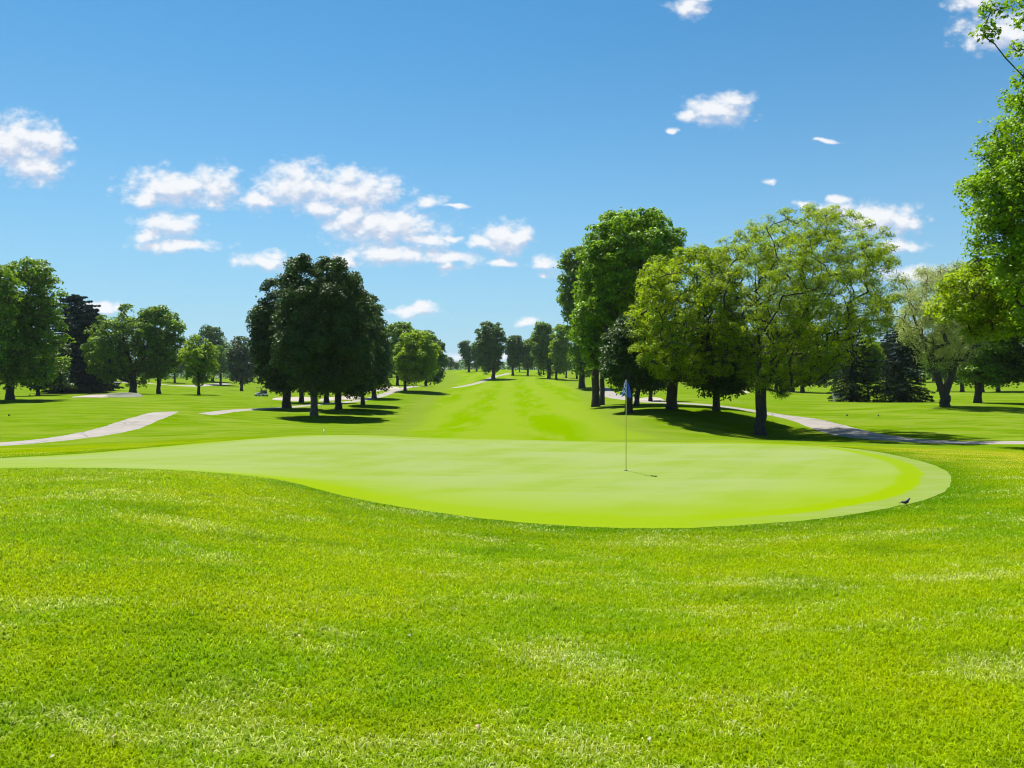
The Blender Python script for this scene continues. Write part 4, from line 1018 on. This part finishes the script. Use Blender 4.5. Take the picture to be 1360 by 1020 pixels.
# limp cloth hanging from the top of the stick
nu, nv = 26, 22; Vv = []; U_ = []; V__ = []
for i in range(nu):
    for j in range(nv):
        u, v = i / (nu - 1), j / (nv - 1)
        # the cloth hangs straight down from the top of the stick, gathered above and flaring in folds below
        wide = 0.035 + 0.235 * v ** 0.8
        x_ = (u - 0.47) * wide + 0.012 * math.sin(u * 14 + v * 4) * v
        y_ = 0.045 * math.sin(u * 12.5 + 0.6) * (0.3 + v) * 0.9 - 0.012
        z_ = Hp + 0.02 - 0.44 * v * (0.86 + 0.10 * math.sin(u * 9.0 + 1.1) + 0.06 * u) - 0.03 * abs(u - 0.45)
        Vv.append((x_, y_, z_)); U_.append(u); V__.append(v)
i = np.arange(nu - 1)[:, None] * nv; j = np.arange(nv - 1)[None]
np_mesh('flag', np.array(Vv), [np.stack([i + j, i + j + 1, i + nv + j + 1, i + nv + j], -1).reshape(-1, 4)], flag_cloth(), fl, smooth=True, attrs={'u': U_, 'v': V__})
# the hole: a flat black disc, shade inside the cup put into its colour
mb = MB(); n = 24
for r_, z_ in ((0.054, 0.004), (0.054, -0.012)):
    for k in range(n): a = 2 * math.pi * k / n; mb.v.append((r_ * math.cos(a), r_ * math.sin(a), z_))
mb.f.append(tuple(range(n)))
cup = mb.build('hole', M_BLACK, None); cup.location = fb; tag(cup, 'dark round hole in the green at the foot of the flagstick', 'golf hole')

# small white stake behind the green
s_ = hit(430, 578.5, 27.5); s_ = s_ if s_[1] < 60 else np.array(xy(430, 30))
mb = MB(); mb.tube([(0, 0, -0.1), (0, 0, 0.22)], 0.018, 8); mb.ball((0, 0, 0.22), (0.018, 0.018, 0.012))
st = mb.build('marker_stake', M_WHITE, None, True); st.location = (s_[0], s_[1], hz(*s_)); tag(st, 'short white marker stake on the back edge of the green below the dark maples', 'marker stake')

# ------------------------------------------------------------------ bird on the collar
def bird():
    bx = hit(1203, 673.5); root = empty('bird', (bx[0], bx[1], hz(*bx) + 0.02), R(12)); root.scale = (0.88, 0.88, 0.88); tag(root, 'small dark bird with raised head standing on the right front collar of the green', 'bird')
    me = bpy.data.meshes.new('body')
    # spine from tail tip to beak, one continuous skin
    sp_ = [(-0.145, 0, 0.062, .006, .016), (-0.09, 0, 0.064, .009, .016), (-0.055, 0, 0.062, .018, .018), (-0.02, 0, 0.066, .029, .030), (0.02, 0, 0.080, .031, .034),
           (0.048, 0, 0.102, .022, .024), (0.066, 0, 0.128, .020, .021), (0.084, 0, 0.134, .012, .012), (0.094, 0, 0.133, .006, .005), (0.112, 0, 0.129, .0015, .0015)]
    n = 12; V = []; Fq = []
    for i, (x_, y_, z_, rz_, ry_) in enumerate(sp_):
        for k in range(n): a = 2 * math.pi * k / n; V.append((x_ - math.sin(a) * rz_ * 0.35, y_ + math.cos(a) * ry_, z_ + math.sin(a) * rz_))
    for i in range(len(sp_) - 1):
        for k in range(n): k2 = (k + 1) % n; Fq.append((i * n + k, i * n + k2, (i + 1) * n + k2, (i + 1) * n + k))
    Fq.append(tuple(reversed(range(n)))); Fq.append(tuple((len(sp_) - 1) * n + k for k in range(n)))
    # legs grow from the belly
    mb = MB(); mb.v = V; mb.f = Fq
    for s in (-1, 1):
        mb.tube([(0.005, s * 0.012, 0.055), (-0.004, s * 0.014, 0.030), (0.004, s * 0.014, 0.002)], [0.007, 0.0032, 0.0028], 6)
        for a in (-0.5, 0, 0.5): mb.tube([(0.004, s * 0.014, 0.003), (0.026 * math.cos(a), s * 0.014 + 0.022 * math.sin(a), 0.001)], [0.0026, 0.0015], 5)
    mb.build('body', plain('bird_plumage', (0.008, 0.007, 0.009), 0.6, noise=0.25, scale=40), root, True)
    for s in (-1, 1):
        w_ = MB(); w_.ball((-0.02, s * 0.029, 0.072), (0.062, 0.007, 0.020), 12, 8); w_.build('wing', plain('bird_wing', (0.012, 0.011, 0.012), 0.6, noise=0.2, scale=60), root, True)
        e = MB(); e.ball((0.072, s * 0.0185, 0.133), 0.003, 8, 6); e.build('eye', M_BLACK, root, True)
bird()

# ------------------------------------------------------------------ golf cart with its driver, far left
def cart():
    x, y = xy(347, 138); z = hz(x, y); rz = R(158)
    root = empty('golf_cart', (x, y, z), rz); tag(root, 'white golf cart with roof crossing the lawn left of the dark maple grove', 'golf cart')
    wm = M_WHITE; fr = plain('dark_frame', (0.03, 0.03, 0.032), 0.4, 0.4); seatm = plain('grey_vinyl', (0.10, 0.10, 0.11), 0.5)
    b_ = MB(); b_.box((0, 0, 0.44), (1.30, 1.04, 0.12)); b_.box((0.88, 0, 0.60), (0.60, 1.06, 0.32), 0.8, (-0.06, 0)); b_.box((0.62, 0, 0.83), (0.16, 1.0, 0.20), 0.9)
    b_.box((-0.72, 0, 0.58), (0.85, 1.10, 0.30), 0.94); b_.build('body', wm, root, bevel=0.05)
    s = MB(); s.box((-0.22, 0, 0.68), (0.52, 1.04, 0.14)); s.box((-0.50, 0, 0.96), (0.13, 1.04, 0.48), 0.95, (-0.07, 0)); s.build('seat', seatm, root, bevel=0.04)
    r = MB(); r.box((-0.02, 0, 1.86), (1.75, 1.14, 0.07), 0.94); r.build('roof', fr, root, bevel=0.03)
    for sx, sy in ((0.60, 0.47), (0.60, -0.47), (-0.72, 0.47), (-0.72, -0.47)):
        p = MB(); p.tube([(sx, sy, 0.70), (sx * 0.88, sy, 1.84)], 0.022, 6); p.build('roof_post', fr, root)
    p = MB(); p.tube([(0.58, 0.24, 0.86), (0.36, 0.24, 1.02)], 0.018, 6)
    for k in range(14):
        a0, a1 = 2 * math.pi * k / 14, 2 * math.pi * (k + 1) / 14
        p.tube([(0.36 + 0.10 * math.cos(a0) * 0.5, 0.24 + 0.17 * math.sin(a0), 1.02 + 0.16 * math.cos(a0)), (0.36 + 0.10 * math.cos(a1) * 0.5, 0.24 + 0.17 * math.sin(a1), 1.02 + 0.16 * math.cos(a1))], 0.012, 5)
    p.build('steering_wheel', M_BLACK, root)
    for sx, sy in ((0.80, 0.46), (0.80, -0.46), (-0.80, 0.46), (-0.80, -0.46)):
        wl = empty('wheel', (sx, sy, 0.27)); wl.parent = root
        t_ = MB(); n = 20
        for yy_, rr_ in ((-0.13, 0.23), (-0.11, 0.27), (0.11, 0.27), (0.13, 0.23), (0.13, 0.13), (-0.13, 0.13)):
            for k in range(n): a = 2 * math.pi * k / n; t_.v.append((rr_ * math.cos(a), yy_, rr_ * math.sin(a)))
        for q in range(6):
            for k in range(n): k2 = (k + 1) % n; q2 = (q + 1) % 6; t_.f.append((q * n + k, q * n + k2, q2 * n + k2, q2 * n + k))
        t_.build('tyre', M_BLACK, wl, True)
        h_ = MB(); h_.tube([(0, -0.07, 0), (0, 0.07, 0)], 0.125, 16); h_.build('rim', wm, wl)
    def W(px_, py_, pz_):
        c_, s__ = math.cos(rz), math.sin(rz); return (x + px_ * c_ - py_ * s__, y + px_ * s__ + py_ * c_, z + pz_)
    for sy, col, lab in ((0.24, (0.10, 0.03, 0.03), 'dark golf bag strapped upright behind the cart seat, driver side'), (-0.24, (0.02, 0.02, 0.03), 'black golf bag strapped upright behind the cart seat, passenger side')):
        gb = empty('golf_bag', W(-0.92, sy, 0.46), rz); tag(gb, lab, 'golf bag', 'golf bags on the cart')
        q = MB(); q.tube([(0, 0, 0), (0.02, 0, 0.45), (0.06, 0, 0.86)], [0.12, 0.13, 0.14], 12); q.box((-0.12, 0, 0.30), (0.08, 0.16, 0.36)); q.build('bag', plain('bag_fabric', col, 0.6), gb)
        c = MB()
        for k in range(6):
            a = k * 1.05; ex, ey = 0.07 * math.cos(a), 0.07 * math.sin(a); c.tube([(0.05 + ex * .7, ey * .7, 0.80), (0.09 + ex * 1.3, ey * 1.3, 1.05 + 0.03 * (k % 3))], 0.008, 5); c.ball((0.09 + ex * 1.3, ey * 1.3, 1.06 + 0.03 * (k % 3)), (0.035, 0.02, 0.022), 6, 5)
        c.build('club', plain('club_steel', (0.35, 0.35, 0.36), 0.3, 0.8), gb)
    # driver: one continuous skinned figure, seated, hands on the wheel
    pr = empty('person', W(-0.26, 0.24, 0.75), rz); tag(pr, 'person in grey shirt and dark trousers driving the golf cart', 'person')
    J = {'pel': (0, 0, 0.10, .15), 'waist': (-0.02, 0, 0.30, .135), 'chest': (-0.02, 0, 0.50, .155), 'neck': (0.0, 0, 0.66, .055), 'head': (0.02, 0, 0.76, .085), 'crown': (0.02, 0, 0.84, .08)}
    E = [('pel', 'waist'), ('waist', 'chest'), ('chest', 'neck'), ('neck', 'head'), ('head', 'crown')]
    for s, nme in ((-1, 'r'), (1, 'l')):
        J.update({'sh' + nme: (-0.02, s * 0.19, 0.57, .062), 'el' + nme: (0.16, s * 0.25, 0.33, .045), 'wr' + nme: (0.46, s * 0.15, 0.36, .03), 'ha' + nme: (0.55, s * 0.14, 0.38, .032),
                  'hi' + nme: (0.03, s * 0.10, 0.08, .10), 'kn' + nme: (0.46, s * 0.13, 0.10, .068), 'an' + nme: (0.56, s * 0.13, -0.24, .045), 'to' + nme: (0.74, s * 0.14, -0.26, .038)})
        E += [('chest', 'sh' + nme), ('sh' + nme, 'el' + nme), ('el' + nme, 'wr' + nme), ('wr' + nme, 'ha' + nme), ('pel', 'hi' + nme), ('hi' + nme, 'kn' + nme), ('kn' + nme, 'an' + nme), ('an' + nme, 'to' + nme)]
        for k in range(5):
            fx = ('f%d' % k) + nme; off = (k - 2) * 0.012; J[fx] = (0.60 if k != 4 else 0.57, s * 0.14 + off * 1.3 - (s * 0.035 if k == 4 else 0), 0.40 - 0.01 * abs(k - 1.5), .009); J[fx + 'b'] = (0.625 if k != 4 else 0.59, s * 0.13 + off, 0.365, .008)
            E += [('ha' + nme, fx), (fx, fx + 'b')]
    names = list(J); me = bpy.data.meshes.new('body'); me.from_pydata([J[k][:3] for k in names], [(names.index(a), names.index(b2)) for a, b2 in E], [])
    bo = bpy.data.objects.new('body', me); COL.objects.link(bo); bo.parent = pr
    mo = bo.modifiers.new('skin', 'SKIN'); 
    for k, nm in enumerate(names):
        v = me.skin_vertices[0].data[k]; v.radius = (J[nm][3], J[nm][3])
    me.skin_vertices[0].data[0].use_root = True
    bo.modifiers.new('sub', 'SUBSURF').levels = 1; bo.modifiers['sub'].render_levels = 2
    m, t, b2 = new_mat('clothed_figure'); tcn = N(t, 'ShaderNodeTexCoord'); sx = N(t, 'ShaderNodeSeparateXYZ'); t.links.new(tcn.outputs['Object'], sx.inputs[0])
    c = mix_n(t, math_n(t, 'GREATER_THAN', sx.outputs[2], 0.20), (0.03, 0.03, 0.04), (0.22, 0.23, 0.27))
    c = mix_n(t, math_n(t, 'GREATER_THAN', sx.outputs[2], 0.64), c, (0.42, 0.26, 0.18))
    c = mix_n(t, math_n(t, 'GREATER_THAN', sx.outputs[0], 0.30), c, mix_n(t, math_n(t, 'GREATER_THAN', sx.outputs[2], 0.25), (0.03, 0.03, 0.04), (0.42, 0.26, 0.18)))
    t.links.new(c, b2.inputs['Base Color']); me.materials.append(m)
    h = MB(); h.ball((0.015, 0, 0.86), (0.105, 0.095, 0.06), 12, 8); h.box((0.12, 0, 0.84), (0.10, 0.13, 0.012)); h.build('cap', plain('dark_cap', (0.02, 0.02, 0.03), 0.7), pr, True)
cart()

# ------------------------------------------------------------------ small things on the lawns
def bench():
    x, y = xy(1114, 84); root = empty('bench', (x, y, hz(x, y)), R(8)); tag(root, 'small white bench at the foot of the tall dark spruce', 'bench')
    a = MB(); 
    for k in range(3): a.box((0, -0.15 + k * 0.14, 0.44), (1.2, 0.11, 0.04))
    a.build('seat', M_WHITE, root)
    b = MB()
    for k in range(3): b.box((0, 0.24 + k * 0.02, 0.58 + k * 0.14), (1.2, 0.03, 0.10))
    b.build('backrest', M_WHITE, root)
    for s in (-1, 1):
        for yy_ in (-0.15, 0.2):
            l = MB(); l.box((s * 0.52, yy_, 0.21), (0.06, 0.06, 0.42)); l.build('leg', M_WHITE, root)
bench()
M_TWIG = plain('twig', (0.05, 0.035, 0.02), 0.9)
# tee markers / small dark marks on the right lawn
for px, py, lab in ((1125, 552.5, 'tiny dark marker post on the right-hand lawn, left of the pair'), (1166.5, 553, 'tiny dark marker post on the right-hand lawn, right of the pair'), (12, 552.5, 'tiny dark marker post alone on the left-hand lawn')):
    p = hit(px, py, 28); p = p if p[1] < 90 else np.array(xy(px, 55)); mb = MB(); mb.tube([(0, 0, -0.05), (0, 0, 0.10)], 0.05, 8); mb.ball((0, 0, 0.10), (0.05, 0.05, 0.03))
    o = mb.build('marker_post', M_BLACK, None, True); o.location = (p[0], p[1], hz(*p)); tag(o, lab, 'marker', 'tiny dark marker posts')
# fallen leaves and bits in the near grass
M_DRY = plain('dry_leaf', (0.30, 0.24, 0.11), 0.8, noise=0.2, scale=30)
M_PALE = plain('bleached_leaf', (0.30, 0.29, 0.16), 0.8, noise=0.1, scale=30)
bits = [(395, 853, 0.05, M_DRY, 'curled tan leaf in the grass left of centre'), (485, 727, 0.03, M_DRY, 'small tan leaf just below the left front of the green'),
        (544, 851, 0.028, M_PALE, 'tiny bleached leaf in the grass near the centre'), (1312, 686, 0.06, M_PALE, 'bleached leaf on the lawn at the far right'),
        (634, 975, 0.035, M_DRY, 'tan leaf low in the picture left of centre'), (862, 992, 0.03, M_PALE, 'bleached leaf at the bottom right of centre'),
        (701, 853, 0.03, M_PALE, 'pale sliver of leaf right of centre in the grass'), (70, 1016, 0.03, M_PALE, 'bleached leaf in the bottom left corner'),
        (152, 989, 0.03, M_DRY, 'short tan stalk above the bottom left corner')]
for k, (px, py, s, m_, lab) in enumerate(bits):
    p = hit(px, py); rnd_ = random.Random(k); mb = MB(); n = 9
    for i in range(n):
        f = i / (n - 1); wv_ = math.sin(f * math.pi) ** 0.8 * s * 0.35; cz = 0.25 * s * math.sin(f * 3)
        mb.v += [((f - .5) * s, -wv_, cz + wv_ * 0.5), ((f - .5) * s, 0, cz), ((f - .5) * s, wv_, cz + wv_ * 0.6)]
    for i in range(n - 1):
        for q in (0, 1): mb.f.append((i * 3 + q, i * 3 + q + 1, i * 3 + 3 + q + 1, i * 3 + 3 + q))
    mb.tube([(-s * 0.5, 0, 0), (-s * 0.8, 0.003, 0.006)], s * 0.02, 5)
    o = mb.build('fallen_leaf', m_, None, True); o.location = (p[0], p[1], hz(*p) + 0.030); o.rotation_euler = (rnd_.uniform(-.4, .4), rnd_.uniform(-.4, .4), rnd_.uniform(0, 6.28))
    tag(o, lab, 'leaf', 'fallen leaves in the near grass')

# ------------------------------------------------------------------ the air
def haze():
    bx = MB(); bx.box((0, 0, 15), (3600, 3600, 110)); 
    m = bpy.data.materials.new('haze'); m.use_nodes = True; t = m.node_tree; t.nodes.clear()
    v = t.nodes.new('ShaderNodeVolumePrincipled'); v.inputs['Color'].default_value = (0.80, 0.90, 1.0, 1); v.inputs['Density'].default_value = 0.00008; v.inputs['Anisotropy'].default_value = 0.2
    o_ = t.nodes.new('ShaderNodeOutputMaterial'); t.links.new(v.outputs[0], o_.inputs['Volume'])
    o = bx.build('haze', m); tag(o, 'thin pale summer haze over the whole course', kind='stuff')
haze()
